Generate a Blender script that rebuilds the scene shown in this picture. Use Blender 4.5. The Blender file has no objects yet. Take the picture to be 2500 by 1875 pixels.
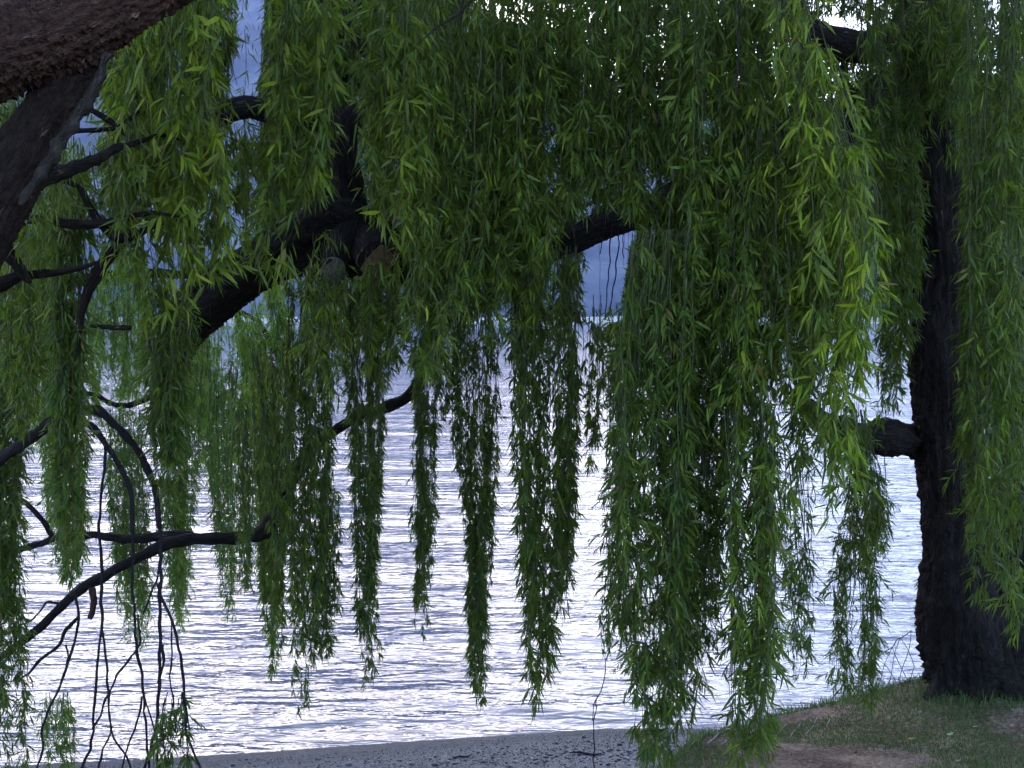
import bpy, math, random
import numpy as np
from mathutils import Vector, Matrix

rng = np.random.default_rng(7)
random.seed(7)
R = math.radians
scene = bpy.context.scene
COL = scene.collection

# ------------------------------------------------------------------ camera
CAM_Z, FPX, PITCH = 3.0, 2680.0, R(3.26)
cam_data = bpy.data.cameras.new('camera')
cam_data.sensor_width = 36.0
cam_data.lens = 36.0 * FPX / 2500.0
cam_data.clip_start, cam_data.clip_end = 0.05, 20000
cam = bpy.data.objects.new('camera', cam_data)
cam.location = (0, 0, CAM_Z)
cam.rotation_euler = (R(90) - PITCH, 0, 0)
COL.objects.link(cam)
scene.camera = cam

# ------------------------------------------------------------------ sky, sun, exposure
SUN_EL, SUN_AZ = R(11.0), R(-13.0)            # behind the mountain across the lake
world = bpy.data.worlds.new('World')
scene.world = world
world.use_nodes = True
wn = world.node_tree
wn.nodes.clear()
sky = wn.nodes.new('ShaderNodeTexSky')
sky.sky_type = 'NISHITA'
sky.sun_disc = False
sky.sun_elevation = SUN_EL
sky.sun_rotation = SUN_AZ
sky.air_density, sky.dust_density, sky.ozone_density = 0.5, 0.8, 0.8
bg = wn.nodes.new('ShaderNodeBackground')
bg.inputs['Strength'].default_value = 0.12
wo = wn.nodes.new('ShaderNodeOutputWorld')
wn.links.new(sky.outputs[0], bg.inputs[0])
wn.links.new(bg.outputs[0], wo.inputs[0])

sun_data = bpy.data.lights.new('sun', 'SUN')
sun_data.energy, sun_data.angle, sun_data.color = 2.0, R(0.5), (1.0, 0.93, 0.84)
sun = bpy.data.objects.new('sun', sun_data)
sdir = Vector((math.sin(SUN_AZ) * math.cos(SUN_EL), math.cos(SUN_AZ) * math.cos(SUN_EL), math.sin(SUN_EL)))
sun.rotation_euler = sdir.to_track_quat('Z', 'Y').to_euler()
sun.location = (0, 0, 20)
COL.objects.link(sun)

vs = scene.view_settings
vs.view_transform, vs.look, vs.gamma, vs.use_curve_mapping = 'Standard', 'None', 1.0, False
vs.exposure = 3.76
scene.cycles.use_denoising = True
scene.cycles.max_bounces = 6
scene.cycles.diffuse_bounces = 3
scene.cycles.glossy_bounces = 3
scene.cycles.transmission_bounces = 4
scene.cycles.transparent_max_bounces = 4
scene.cycles.caustics_reflective = False
scene.cycles.caustics_refractive = False

# ------------------------------------------------------------------ helpers
CP, SP = math.cos(PITCH), math.sin(PITCH)


def P(px, py, Y):
    """world point on the ray of photo pixel (px, py) at world depth Y"""
    px, py, Y = np.asarray(px, float), np.asarray(py, float), np.asarray(Y, float)
    a, b = (px - 1250) / FPX, (937.5 - py) / FPX
    t = Y / (CP + b * SP)
    return np.stack([a * t, np.broadcast_to(Y, (a * t).shape), CAM_Z + t * (b * CP - SP)], -1)


def pix(p):
    """photo pixel of world points (n, 3)"""
    x, y, z = p[:, 0], p[:, 1], p[:, 2] - CAM_Z
    fwd, up = y * CP - z * SP, y * SP + z * CP
    return 1250 + FPX * x / fwd, 937.5 - FPX * up / fwd


def mesh_np(name, verts, faces_list, mat, attr=None, smooth=False):
    """one mesh from numpy: verts (n,3), faces_list = list of (m,k) index arrays; attr = {name: (n,3)}"""
    me = bpy.data.meshes.new(name)
    verts = np.ascontiguousarray(verts, np.float32)
    me.vertices.add(len(verts))
    me.vertices.foreach_set('co', verts.ravel())
    faces_list = [f for f in faces_list if len(f)]
    nl = sum(f.size for f in faces_list)
    npoly = sum(len(f) for f in faces_list)
    me.loops.add(nl)
    me.polygons.add(npoly)
    me.loops.foreach_set('vertex_index', np.concatenate([f.ravel() for f in faces_list]).astype(np.int32))
    starts, s = [], 0
    for f in faces_list:
        k = f.shape[1]
        starts.append(s + np.arange(len(f)) * k)
        s += f.size
    me.polygons.foreach_set('loop_start', np.concatenate(starts).astype(np.int32))
    if smooth:
        me.polygons.foreach_set('use_smooth', np.ones(npoly, bool))
    for an, av in (attr or {}).items():
        if av.ndim == 1:
            at = me.attributes.new(an, 'FLOAT', 'POINT')
            at.data.foreach_set('value', np.ascontiguousarray(av, np.float32))
        else:
            at = me.attributes.new(an, 'FLOAT_VECTOR', 'POINT')
            at.data.foreach_set('vector', np.ascontiguousarray(av, np.float32).ravel())
    me.update(calc_edges=True)
    me.validate()
    if mat:
        me.materials.append(mat)
    return me


def link(name, me, parent=None, kind=None, **props):
    o = bpy.data.objects.new(name, me)
    COL.objects.link(o)
    if parent is not None:
        o.parent = parent
    if kind:
        o['kind'] = kind
    for k, v in props.items():
        o[k] = v
    return o


def thing(name, label, cat, loc, group=None):
    o = bpy.data.objects.new(name, None)
    o.empty_display_size = 0.2
    o.location = loc
    o['label'], o['category'] = label, cat
    if group:
        o['group'] = group
    COL.objects.link(o)
    return o


class MB:
    """collects tubes and the like into one mesh"""
    def __init__(self):
        self.v, self.f, self.a, self.n = [], {}, [], 0

    def add(self, v, faces, a=None):
        self.v.append(np.asarray(v, float))
        self.a.append(np.asarray(v if a is None else a, float))
        for f in faces:
            f = np.asarray(f, int)
            if len(f):
                self.f.setdefault(f.shape[1], []).append(f + self.n)
        self.n += len(v)

    def build(self, name, mat, parent=None, base=(0, 0, 0), smooth=True, **kw):
        v = np.concatenate(self.v) - np.asarray(base)
        fl = [np.concatenate(x) for x in self.f.values()]
        me = mesh_np(name, v, fl, mat, {'bark': np.concatenate(self.a)}, smooth)
        return link(name, me, parent, **kw)


def catmull(p, n):
    """p (k,d) control rows -> about n samples"""
    p = np.asarray(p, float)
    q = np.vstack([2 * p[0] - p[1], p, 2 * p[-1] - p[-2]])
    k = len(p) - 1
    t = np.linspace(0, k - 1e-6, n)
    i = t.astype(int)
    u = (t - i)[:, None]
    a, b, c, d = q[i], q[i + 1], q[i + 2], q[i + 3]
    return 0.5 * (2 * b + (c - a) * u + (2 * a - 5 * b + 4 * c - d) * u ** 2 + (3 * b - a - 3 * c + d) * u ** 3)


def tube(mb, pts, sides=8, step=0.05, rough=0.0, seed=0, furrow=0.0, minr=0.0015, lobes=None):
    """pts rows (x,y,z,r); organic radius noise, furrowed bark when asked"""
    pts = np.asarray(pts, float)
    length = np.linalg.norm(np.diff(pts[:, :3], axis=0), axis=1).sum()
    n = max(3, int(length / step) + 1)
    c = catmull(pts, n)
    pos, r = c[:, :3], np.maximum(c[:, 3], minr)
    tan = np.gradient(pos, axis=0)
    tan /= np.linalg.norm(tan, axis=1)[:, None] + 1e-9
    ref = np.array([0.0, 1.0, 0.0]) if abs(tan[0][1]) < 0.8 else np.array([1.0, 0, 0])
    nx = np.zeros_like(pos)
    cur = ref - tan[0] * (ref @ tan[0])
    for i in range(n):
        cur = cur - tan[i] * (cur @ tan[i])
        cur /= np.linalg.norm(cur) + 1e-9
        nx[i] = cur
    ny = np.cross(tan, nx)
    th = np.arange(sides) / sides * 2 * math.pi
    s = np.concatenate([[0], np.cumsum(np.linalg.norm(np.diff(pos, axis=0), axis=1))])
    T, S = np.meshgrid(th, s)
    rad = np.ones_like(T)
    g = np.random.default_rng(seed + 11)
    rm = float(np.mean(r))
    if rough:
        for k in range(9):
            m = int(g.integers(0, 5))
            w = g.uniform(0.5, 3.0) / max(rm, 0.01) * 0.6
            rad += rough * g.normal() * 0.5 * np.sin(m * T + w * S + g.uniform(0, 6.3))
    if furrow:
        acc = np.zeros_like(T)
        for k in range(10):
            m = int(g.integers(5, max(7, sides // 3)))
            w = g.uniform(-5, 5)
            ph = g.uniform(0, 6.3) + 1.3 * np.sin(S * g.uniform(3, 11) + g.uniform(0, 6.3))
            acc += 1 - np.abs(np.sin(0.5 * (m * T + ph)) * np.cos(0.5 * w * S)) * 2
        acc += 2.0 * g.normal(size=T.shape)
        rad += furrow * acc / 5
    if lobes is not None:
        amp = lobes(s / s[-1])[:, None]
        rad += amp * (0.45 * np.cos(5 * T + 0.7) + 0.3 * np.cos(3 * T + 2.0))
    rr = r[:, None] * np.maximum(rad, 0.3)
    v = pos[:, None, :] + rr[..., None] * (np.cos(T)[..., None] * nx[:, None] + np.sin(T)[..., None] * ny[:, None])
    bark = np.stack([np.cos(T) * r[:, None], np.sin(T) * r[:, None], S * 0.22 + seed * 3.7], -1)
    v, bark = v.reshape(-1, 3), bark.reshape(-1, 3)
    i = np.arange(n - 1)[:, None] * sides
    j = np.arange(sides)[None]
    j2 = (j + 1) % sides
    quads = np.stack([i + j, i + j2, i + sides + j2, i + sides + j], -1).reshape(-1, 4)
    caps = []
    vv, bb = [v], [bark]
    for end, row in ((0, 0), (1, n - 1)):
        ci = len(v) + end
        vv.append(pos[row][None])
        bb.append(np.array([[0, 0, s[row] * 0.22 + seed * 3.7]]))
        ring = row * sides + np.arange(sides)
        nxt = row * sides + (np.arange(sides) + 1) % sides
        caps.append(np.stack([np.full(sides, ci), nxt, ring] if end == 0 else [np.full(sides, ci), ring, nxt], -1))
    mb.add(np.concatenate(vv), [quads, np.concatenate(caps)], np.concatenate(bb))
    return c


def px_path(rows, depth=None):
    """rows (px, py, r_px[, depth]) -> (x,y,z,r)"""
    out = []
    for row in rows:
        d = row[3] if len(row) > 3 else depth
        p = P(row[0], row[1], d)
        out.append((p[0], p[1], p[2], row[2] * d / FPX))
    return np.array(out)


# ------------------------------------------------------------------ materials
def new_mat(name):
    m = bpy.data.materials.new(name)
    m.use_nodes = True
    nt = m.node_tree
    nt.nodes.clear()
    out = nt.nodes.new('ShaderNodeOutputMaterial')
    return m, nt, out


def N(nt, t, **kw):
    n = nt.nodes.new(t)
    for k, v in kw.items():
        if k in n.inputs:
            n.inputs[k].default_value = v
        else:
            setattr(n, k, v)
    return n


def ramp(nt, fac, stops):
    r = nt.nodes.new('ShaderNodeValToRGB')
    e = r.color_ramp.elements
    while len(e) > 1:
        e.remove(e[-1])
    e[0].position, e[0].color = stops[0][0], (*stops[0][1], 1)
    for p, c in stops[1:]:
        x = e.new(p)
        x.color = (*c, 1)
    nt.links.new(fac, r.inputs[0])
    return r.outputs[0]


def mixc(nt, fac, a, b):
    m = nt.nodes.new('ShaderNodeMix')
    m.data_type = 'RGBA'
    for sock, v in ((0, fac), (6, a), (7, b)):
        if hasattr(v, 'is_linked'):
            nt.links.new(v, m.inputs[sock])
        elif isinstance(v, (int, float)):
            m.inputs[sock].default_value = v
        else:
            m.inputs[sock].default_value = (*v, 1)
    return m.outputs[2]


def leaf_material(name, mature, fresh, under, trans):
    m, nt, out = new_mat(name)
    L = nt.links.new
    geo = N(nt, 'ShaderNodeNewGeometry')
    at = N(nt, 'ShaderNodeAttribute', attribute_type='OBJECT', attribute_name='young')
    rnd = geo.outputs['Random Per Island']
    # share of fresh, yellower leaves, with each curtain's lit or dim look painted in
    add = N(nt, 'ShaderNodeMath', operation='ADD')
    at2 = N(nt, 'ShaderNodeAttribute', attribute_type='GEOMETRY', attribute_name='fresh')
    r1 = N(nt, 'ShaderNodeMath', operation='MULTIPLY_ADD')
    L(rnd, r1.inputs[0]); r1.inputs[1].default_value = 0.38; L(at2.outputs['Fac'], r1.inputs[2])
    L(r1.outputs[0], add.inputs[0]); L(at.outputs['Fac'], add.inputs[1])
    pw = N(nt, 'ShaderNodeMath', operation='POWER', use_clamp=True)
    sc = N(nt, 'ShaderNodeMath', operation='MULTIPLY')
    L(add.outputs[0], sc.inputs[0]); sc.inputs[1].default_value = 0.72
    L(sc.outputs[0], pw.inputs[0]); pw.inputs[1].default_value = 2.0
    top = mixc(nt, pw.outputs[0], mature, fresh)
    wn_ = N(nt, 'ShaderNodeTexWhiteNoise', noise_dimensions='1D')
    L(rnd, wn_.inputs['W'])
    hsv = N(nt, 'ShaderNodeHueSaturation')
    mr = N(nt, 'ShaderNodeMapRange')
    mr.inputs[3].default_value, mr.inputs[4].default_value = 0.475, 0.525
    L(wn_.outputs['Value'], mr.inputs[0]); L(mr.outputs[0], hsv.inputs['Hue'])
    mr2 = N(nt, 'ShaderNodeMapRange')
    mr2.inputs[3].default_value, mr2.inputs[4].default_value = 0.65, 1.3
    wn2 = N(nt, 'ShaderNodeTexWhiteNoise', noise_dimensions='1D')
    a2 = N(nt, 'ShaderNodeMath', operation='ADD'); L(rnd, a2.inputs[0]); a2.inputs[1].default_value = 3.3
    L(a2.outputs[0], wn2.inputs['W']); L(wn2.outputs['Value'], mr2.inputs[0]); L(mr2.outputs[0], hsv.inputs['Value'])
    L(top, hsv.inputs['Color'])
    bf = N(nt, 'ShaderNodeMath', operation='MULTIPLY'); bf.inputs[1].default_value = 0.6
    L(geo.outputs['Backfacing'], bf.inputs[0])
    base = mixc(nt, bf.outputs[0], hsv.outputs[0], under)
    pb = N(nt, 'ShaderNodeBsdfPrincipled')
    wn3 = N(nt, 'ShaderNodeTexWhiteNoise', noise_dimensions='1D')
    a3 = N(nt, 'ShaderNodeMath', operation='ADD'); L(rnd, a3.inputs[0]); a3.inputs[1].default_value = 7.7
    L(a3.outputs[0], wn3.inputs['W'])
    old = N(nt, 'ShaderNodeMath', operation='GREATER_THAN'); old.inputs[1].default_value = 0.978
    L(wn3.outputs['Value'], old.inputs[0])
    base = mixc(nt, old.outputs[0], base, (0.17, 0.115, 0.03))
    L(base, pb.inputs['Base Color'])
    pb.inputs['Roughness'].default_value = 0.5
    pb.inputs['Specular IOR Level'].default_value = 0.28
    tr = N(nt, 'ShaderNodeBsdfTranslucent')
    tc = mixc(nt, pw.outputs[0], trans, tuple(min(1, c * 1.9) for c in trans))
    L(tc, tr.inputs['Color'])
    ms = N(nt, 'ShaderNodeMixShader'); ms.inputs[0].default_value = 0.42
    L(pb.outputs[0], ms.inputs[1]); L(tr.outputs[0], ms.inputs[2]); L(ms.outputs[0], out.inputs[0])
    return m


def bark_material(name, c1, c2, c3, scale=14.0, bump=0.6):
    m, nt, out = new_mat(name)
    L = nt.links.new
    at = N(nt, 'ShaderNodeAttribute', attribute_name='bark')
    mp = N(nt, 'ShaderNodeMapping')
    L(at.outputs['Vector'], mp.inputs['Vector'])
    n1 = N(nt, 'ShaderNodeTexNoise', Scale=scale * 3, Detail=6.0, Roughness=0.65)
    n2 = N(nt, 'ShaderNodeTexNoise', Scale=scale * 0.45, Detail=4.0)
    n3 = N(nt, 'ShaderNodeTexNoise', Scale=scale * 9, Detail=3.0)
    v = N(nt, 'ShaderNodeTexVoronoi', Scale=scale * 2.2, feature='DISTANCE_TO_EDGE')
    wob = N(nt, 'ShaderNodeVectorMath', operation='MULTIPLY_ADD')
    L(n1.outputs['Color'], wob.inputs[0]); wob.inputs[1].default_value = (.05, .05, .05); L(mp.outputs[0], wob.inputs[2])
    for n in (n1, n2, n3):
        L(mp.outputs[0], n.inputs['Vector'])
    L(wob.outputs[0], v.inputs['Vector'])
    col = ramp(nt, n1.outputs[0], [(0.3, c1), (0.55, c2), (0.75, c3)])
    col2 = mixc(nt, n2.outputs[0], col, c1)
    crack = ramp(nt, v.outputs[0], [(0.0, tuple(x * 0.45 for x in c1)), (0.16, c2)])
    col3 = mixc(nt, 0.35, col2, crack)
    n4 = N(nt, 'ShaderNodeTexNoise', Scale=scale * 2.4, Detail=5.0, Roughness=0.7)
    mp4 = N(nt, 'ShaderNodeVectorMath', operation='ADD'); L(mp.outputs[0], mp4.inputs[0]); mp4.inputs[1].default_value = (5.3, 2.1, 8.8)
    L(mp4.outputs[0], n4.inputs['Vector'])
    fl = ramp(nt, n4.outputs[0], [(0.63, (0, 0, 0)), (0.69, (0.75, 0.75, 0.75))])
    col3 = mixc(nt, fl, col3, tuple(min(1, x * 2.0) for x in c3))
    pb = N(nt, 'ShaderNodeBsdfPrincipled', Roughness=0.9)
    pb.inputs['Specular IOR Level'].default_value = 0.1
    L(col3, pb.inputs['Base Color'])
    h = N(nt, 'ShaderNodeMath', operation='ADD')
    h2 = N(nt, 'ShaderNodeMath', operation='MULTIPLY_ADD')
    L(n3.outputs[0], h2.inputs[0]); h2.inputs[1].default_value = 0.6; L(n1.outputs[0], h2.inputs[2])
    vm = N(nt, 'ShaderNodeMath', operation='MINIMUM'); L(v.outputs[0], vm.inputs[0]); vm.inputs[1].default_value = 0.25
    L(h2.outputs[0], h.inputs[0]); L(vm.outputs[0], h.inputs[1])
    bp = N(nt, 'ShaderNodeBump', Strength=min(1.0, bump * 1.6), Distance=0.035)
    L(h.outputs[0], bp.inputs['Height']); L(bp.outputs[0], pb.inputs['Normal'])
    L(pb.outputs[0], out.inputs[0])
    return m


def plain_noise_material(name, stops, scale, rough=0.95, bump=0.3, dist=0.01, detail=6.0, spec=0.2):
    m, nt, out = new_mat(name)
    L = nt.links.new
    geo = N(nt, 'ShaderNodeTexCoord')
    n = N(nt, 'ShaderNodeTexNoise', Scale=scale, Detail=detail, Roughness=0.65)
    L(geo.outputs['Object'], n.inputs['Vector'])
    c = ramp(nt, n.outputs[0], stops)
    pb = N(nt, 'ShaderNodeBsdfPrincipled', Roughness=rough)
    pb.inputs['Specular IOR Level'].default_value = spec
    L(c, pb.inputs['Base Color'])
    bp = N(nt, 'ShaderNodeBump', Strength=bump, Distance=dist)
    L(n.outputs[0], bp.inputs['Height']); L(bp.outputs[0], pb.inputs['Normal'])
    L(pb.outputs[0], out.inputs[0])
    return m


M_LEAF = leaf_material('willow_leaf', (0.041, 0.077, 0.007), (0.205, 0.262, 0.011), (0.078, 0.105, 0.028), (0.080, 0.128, 0.005))
M_LEAF_FAR = leaf_material('lit_willow_leaf', (0.075, 0.125, 0.016), (0.18, 0.23, 0.03), (0.10, 0.135, 0.045), (0.12, 0.22, 0.015))  # leaf copy with the backlit glow put into its paler, yellower colours
M_BARK = bark_material('dark_willow_bark', (0.010, 0.0075, 0.007), (0.030, 0.0215, 0.018), (0.075, 0.054, 0.042))
M_BARK_BROWN = bark_material('warm_dark_bark', (0.013, 0.0085, 0.0075), (0.048, 0.031, 0.026), (0.11, 0.076, 0.06), scale=18)
M_BARK_RED = bark_material('brown_willow_bark', (0.032, 0.017, 0.014), (0.14, 0.074, 0.058), (0.27, 0.17, 0.135), scale=20)
M_BARK_PALE = bark_material('pale_bark', (0.035, 0.028, 0.025), (0.085, 0.07, 0.062), (0.16, 0.135, 0.12), scale=26)
M_TWIG = bark_material('dark_twig', (0.012, 0.009, 0.011), (0.032, 0.024, 0.025), (0.06, 0.046, 0.042), scale=30, bump=0.2)
M_TWIG_GREEN = bark_material('green_twig', (0.05, 0.055, 0.025), (0.09, 0.10, 0.05), (0.14, 0.14, 0.09), scale=30, bump=0.1)
M_CUT = plain_noise_material('sawn_wood', [(0.3, (0.07, 0.038, 0.02)), (0.6, (0.13, 0.075, 0.038)), (0.8, (0.17, 0.11, 0.065))], 40)
M_CUT_GREY = plain_noise_material('weathered_cut', [(0.3, (0.04, 0.03, 0.027)), (0.6, (0.10, 0.085, 0.075)), (0.8, (0.18, 0.155, 0.14))], 60)

# ------------------------------------------------------------------ lake
def smooth(e0, e1, x):
    t = np.clip((x - e0) / (e1 - e0), 0, 1)
    return t * t * (3 - 2 * t)


def lake_material():
    m, nt, out = new_mat('lake_water')
    L = nt.links.new
    tc = N(nt, 'ShaderNodeTexCoord')
    hs = []
    for (sx, sy, sc, w) in ((0.45, 1.6, 2.6, 0.11), (0.6, 1.5, 7.5, 0.085), (0.8, 1.3, 21.0, 0.07)):
        mp = N(nt, 'ShaderNodeMapping')
        mp.inputs['Scale'].default_value = (sx, sy, 1)
        mp.inputs['Rotation'].default_value = (0, 0, R(7))
        L(tc.outputs['Object'], mp.inputs['Vector'])
        n = N(nt, 'ShaderNodeTexNoise', Scale=sc, Detail=2.0, Roughness=0.55, Distortion=0.4)
        L(mp.outputs[0], n.inputs['Vector'])
        ml = N(nt, 'ShaderNodeMath', operation='MULTIPLY'); ml.inputs[1].default_value = w / sc
        L(n.outputs[0], ml.inputs[0])
        hs.append(ml.outputs[0])
    s = hs[0]
    for h in hs[1:]:
        a = N(nt, 'ShaderNodeMath', operation='ADD'); L(s, a.inputs[0]); L(h, a.inputs[1]); s = a.outputs[0]
    bp = N(nt, 'ShaderNodeBump', Strength=1.0, Distance=0.85)
    L(s, bp.inputs['Height'])
    pb = N(nt, 'ShaderNodeBsdfPrincipled', Roughness=0.04, IOR=1.33)
    pb.inputs['Base Color'].default_value = (0.085, 0.088, 0.115, 1)
    L(bp.outputs[0], pb.inputs['Normal'])
    L(pb.outputs[0], out.inputs[0])
    return m


def build_lake():
    ys = [4.0]
    while ys[-1] < 70:
        y = ys[-1]
        ys.append(y + max(0.03, y * y / 5500))
    ys = np.array(ys)
    far = np.geomspace(ys[-1] * 1.03, 5200, 60)
    ys = np.concatenate([ys, far])
    a = np.linspace(-1, 1, 220)
    a = np.sign(a) * (0.65 * np.abs(a) + 0.35 * np.abs(a) ** 3)
    Y, A = np.meshgrid(ys, a, indexing='ij')
    X = A * (7.0 + 0.85 * Y)
    dy = np.gradient(ys)[:, None]
    dx = 0.0045 * (7 + 0.85 * Y)
    Z = np.zeros_like(X)
    g = np.random.default_rng(3)
    lam = np.geomspace(0.22, 3.4, 46)
    for l in lam:
        ang = g.normal(0, 0.20) + R(4)
        kx, ky = math.sin(ang) * 2 * math.pi / l, math.cos(ang) * 2 * math.pi / l
        slope = 0.0165 * g.uniform(0.6, 1.4)
        fade = smooth(2.2, 5.0, l / dy) * smooth(2.0, 5.0, np.abs(2 * math.pi / (kx + 1e-6)) / dx)
        mod = 0.6 + 0.4 * np.sin(X * g.uniform(.1, .5) + Y * g.uniform(.1, .4) + g.uniform(0, 6))
        ph = 0.5 * np.sin(X * g.uniform(.3, .9) / l ** .5 + g.uniform(0, 6)) + 0.6 * np.sin(Y * g.uniform(.2, .5) + g.uniform(0, 6))
        Z += slope * l / (2 * math.pi) * fade * mod * np.sin(kx * X + ky * Y + ph + g.uniform(0, 6.3))
    Z *= smooth(4, 12, Y) * 0.6 + 0.4
    v = np.stack([X, Y, Z], -1).reshape(-1, 3)
    ny, nx = X.shape
    i = np.arange(ny - 1)[:, None] * nx + np.arange(nx - 1)[None]
    q = np.stack([i, i + 1, i + nx + 1, i + nx], -1).reshape(-1, 4)
    return link('lake', mesh_np('lake', v, [q], lake_material(), smooth=True), kind='structure')


build_lake()

# ------------------------------------------------------------------ mountains and far shore
def vnoise(x, y, seed):
    """smooth 2D value noise"""
    g = np.random.default_rng(seed)
    tab = g.random((256, 256))
    xi, yi = np.floor(x).astype(int), np.floor(y).astype(int)
    fx, fy = x - xi, y - yi
    fx, fy = fx * fx * (3 - 2 * fx), fy * fy * (3 - 2 * fy)
    def at(i, j):
        return tab[i % 256, j % 256]
    return (at(xi, yi) * (1 - fx) + at(xi + 1, yi) * fx) * (1 - fy) + (at(xi, yi + 1) * (1 - fx) + at(xi + 1, yi + 1) * fx) * fy


def fbm(x, y, seed, oct=5):
    s, a, t = 0, 1.0, 0
    for k in range(oct):
        s = s + a * vnoise(x * 2 ** k + 17 * k, y * 2 ** k + 31 * k, seed + k)
        t += a
        a *= 0.5
    return s / t


def build_mountain():
    az = np.linspace(R(-75), R(75), 420)
    dist = np.geomspace(2300, 5200, 70)
    AZ, D = np.meshgrid(az, dist, indexing='ij')
    # ridge elevation by azimuth (degrees above the lake)
    ka = np.array([-75, -40, -25, -14, -8, -4, 0, 4, 7, 11, 18, 25, 40, 75])
    ke = np.array([11, 13, 15.5, 18.0, 18.6, 17.6, 14.8, 12.0, 11.0, 10.8, 10.8, 11, 11, 11])
    el = np.interp(np.degrees(AZ), ka, ke)
    X, Y = D * np.sin(AZ), D * np.cos(AZ)
    up = np.clip((D - 2300) / (4100 - 2300), 0, 1)
    ridge = np.tan(np.radians(el)) * 4100
    n = fbm(X / 700, Y / 700, 5, 6) - 0.5
    n2 = np.abs(fbm(X / 380 + 9, Y / 900, 15, 5) - 0.5)
    Z = ridge * up ** 0.85 * (1 + 0.10 * n * (1 - 0.5 * up)) - 420 * n2 * up * (1.05 - up) * 2.0 - 2
    Z *= np.where(D > 4100, 1 - 0.4 * (D - 4100) / 1100, 1)
    v = np.stack([X, Y, Z], -1).reshape(-1, 3)
    nx, ny = X.shape
    i = np.arange(nx - 1)[:, None] * ny + np.arange(ny - 1)[None]
    q = np.stack([i, i + ny, i + ny + 1, i + 1], -1).reshape(-1, 4)
    mat = plain_noise_material('hazy_mountain_slope', [(0.40, (0.018, 0.028, 0.045)), (0.5, (0.048, 0.060, 0.085)), (0.62, (0.11, 0.115, 0.13))], 0.006, bump=0.0)  # the blue of the haze is also painted into the slope colours
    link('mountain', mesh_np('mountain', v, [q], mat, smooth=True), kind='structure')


build_mountain()


def far_shore():
    """a low shingle and grass terrace at the foot of the mountain"""
    az = np.linspace(R(-60), R(60), 260)
    rows = [(2150, -1.0), (2165, 0.6), (2185, 3.0), (2200, 9.5), (2290, 13.0), (2420, 15.0)]
    n = fbm(az[:, None] * 40, np.zeros((len(az), 1)), 33, 4)
    X = np.stack([(d + 60 * (n[:, 0] - .5)) * np.sin(az) for d, _ in rows], 1)
    Y = np.stack([(d + 60 * (n[:, 0] - .5)) * np.cos(az) for d, _ in rows], 1)
    Z = np.stack([np.full(len(az), z) * (0.6 + 0.8 * n[:, 0]) if z > 0 else np.full(len(az), z) for _, z in rows], 1)
    v = np.stack([X, Y, Z], -1).reshape(-1, 3)
    k = len(rows)
    i = np.arange(len(az) - 1)[:, None] * k + np.arange(k - 1)[None]
    q = np.stack([i, i + k, i + k + 1, i + 1], -1).reshape(-1, 4)
    mat = plain_noise_material('pale_shingle', [(0.35, (0.16, 0.17, 0.10)), (0.5, (0.38, 0.35, 0.29)), (0.7, (0.46, 0.42, 0.36))], 0.02, bump=0.0)
    link('far_shore', mesh_np('far_shore', v, [q], mat, smooth=True), kind='structure')


far_shore()

# ------------------------------------------------------------------ the air between
def haze(density):
    x, y0, y1, z0, z1 = 5600, -800, 5600, -12, 2600
    v = np.array([(sx * x, y, z) for sx in (-1, 1) for y in (y0, y1) for z in (z0, z1)], float)
    q = np.array([(0, 1, 3, 2), (4, 6, 7, 5), (0, 4, 5, 1), (2, 3, 7, 6), (0, 2, 6, 4), (1, 5, 7, 3)])
    m, nt, out = new_mat('air')
    pv = N(nt, 'ShaderNodeVolumePrincipled')
    pv.inputs['Density'].default_value = density
    pv.inputs['Color'].default_value = (0.60, 0.66, 1.0, 1)
    pv.inputs['Anisotropy'].default_value = 0.2
    nt.links.new(pv.outputs[0], out.inputs['Volume'])
    link('haze', mesh_np('haze', v, [q], m), kind='stuff')


HAZE = 0.00008
if HAZE:
    haze(HAZE)

# ------------------------------------------------------------------ beach and bank
def shore_y(x):
    """depth of the water line"""
    return 7.65 + 0.28 * np.tanh((x + 1.0) / 2.0) + 0.06 * np.sin(x * 1.7) - 0.24 * smooth(0.0, -3.5, x) + 5.5 * smooth(-6.0, -8.5, x) + 3.5 * smooth(5.0, 9.0, x)


def beach_z(x, y):
    d = shore_y(x) - y          # metres inland
    return np.where(d > 0, 0.085 * d + 0.012 * d * d, 0.12 * d)


def edge_d(x, y):
    """metres inside the bank edge (positive = on the bank)"""
    ey = np.interp(x, [-9, -4, -1.5, 0.2, 0.75, 1.05, 1.6, 2.2, 3.0, 4.5, 8.0], [4.8, 4.6, 4.7, 4.95, 5.6, 6.25, 6.72, 7.0, 7.25, 7.6, 9.5])
    return (ey - y) * 0.8


def bank_top(x, y):
    return 1.42 - 0.134 * y + 0.022 * np.maximum(x, 0) + 0.32 * np.exp(-(((x - 2.9) / 0.75) ** 2 + ((y - 6.85) / 0.5) ** 2)) * 0.5


def bank_z(x, y):
    d = edge_d(x, y)
    t = smooth(-0.45, 0.12, d)
    n = (fbm(x * 2.2 + 40, y * 2.2 + 40, 77, 4) - 0.5) * 0.07
    return (beach_z(x, y) - 0.05) * (1 - t) + (bank_top(x, y) + n) * t


def grid_mesh(name, x0, x1, nx, y0, y1, ny, zf, mat, keep=None):
    X, Y = np.meshgrid(np.linspace(x0, x1, nx), np.linspace(y0, y1, ny), indexing='ij')
    Z = zf(X, Y)
    v = np.stack([X, Y, Z], -1).reshape(-1, 3)
    i = np.arange(nx - 1)[:, None] * ny + np.arange(ny - 1)[None]
    q = np.stack([i, i + ny, i + ny + 1, i + 1], -1).reshape(-1, 4)
    if keep is not None:
        c = v[q].mean(1)
        q = q[keep(c[:, 0], c[:, 1])]
    return mesh_np(name, v, [q], mat, smooth=True)


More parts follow.
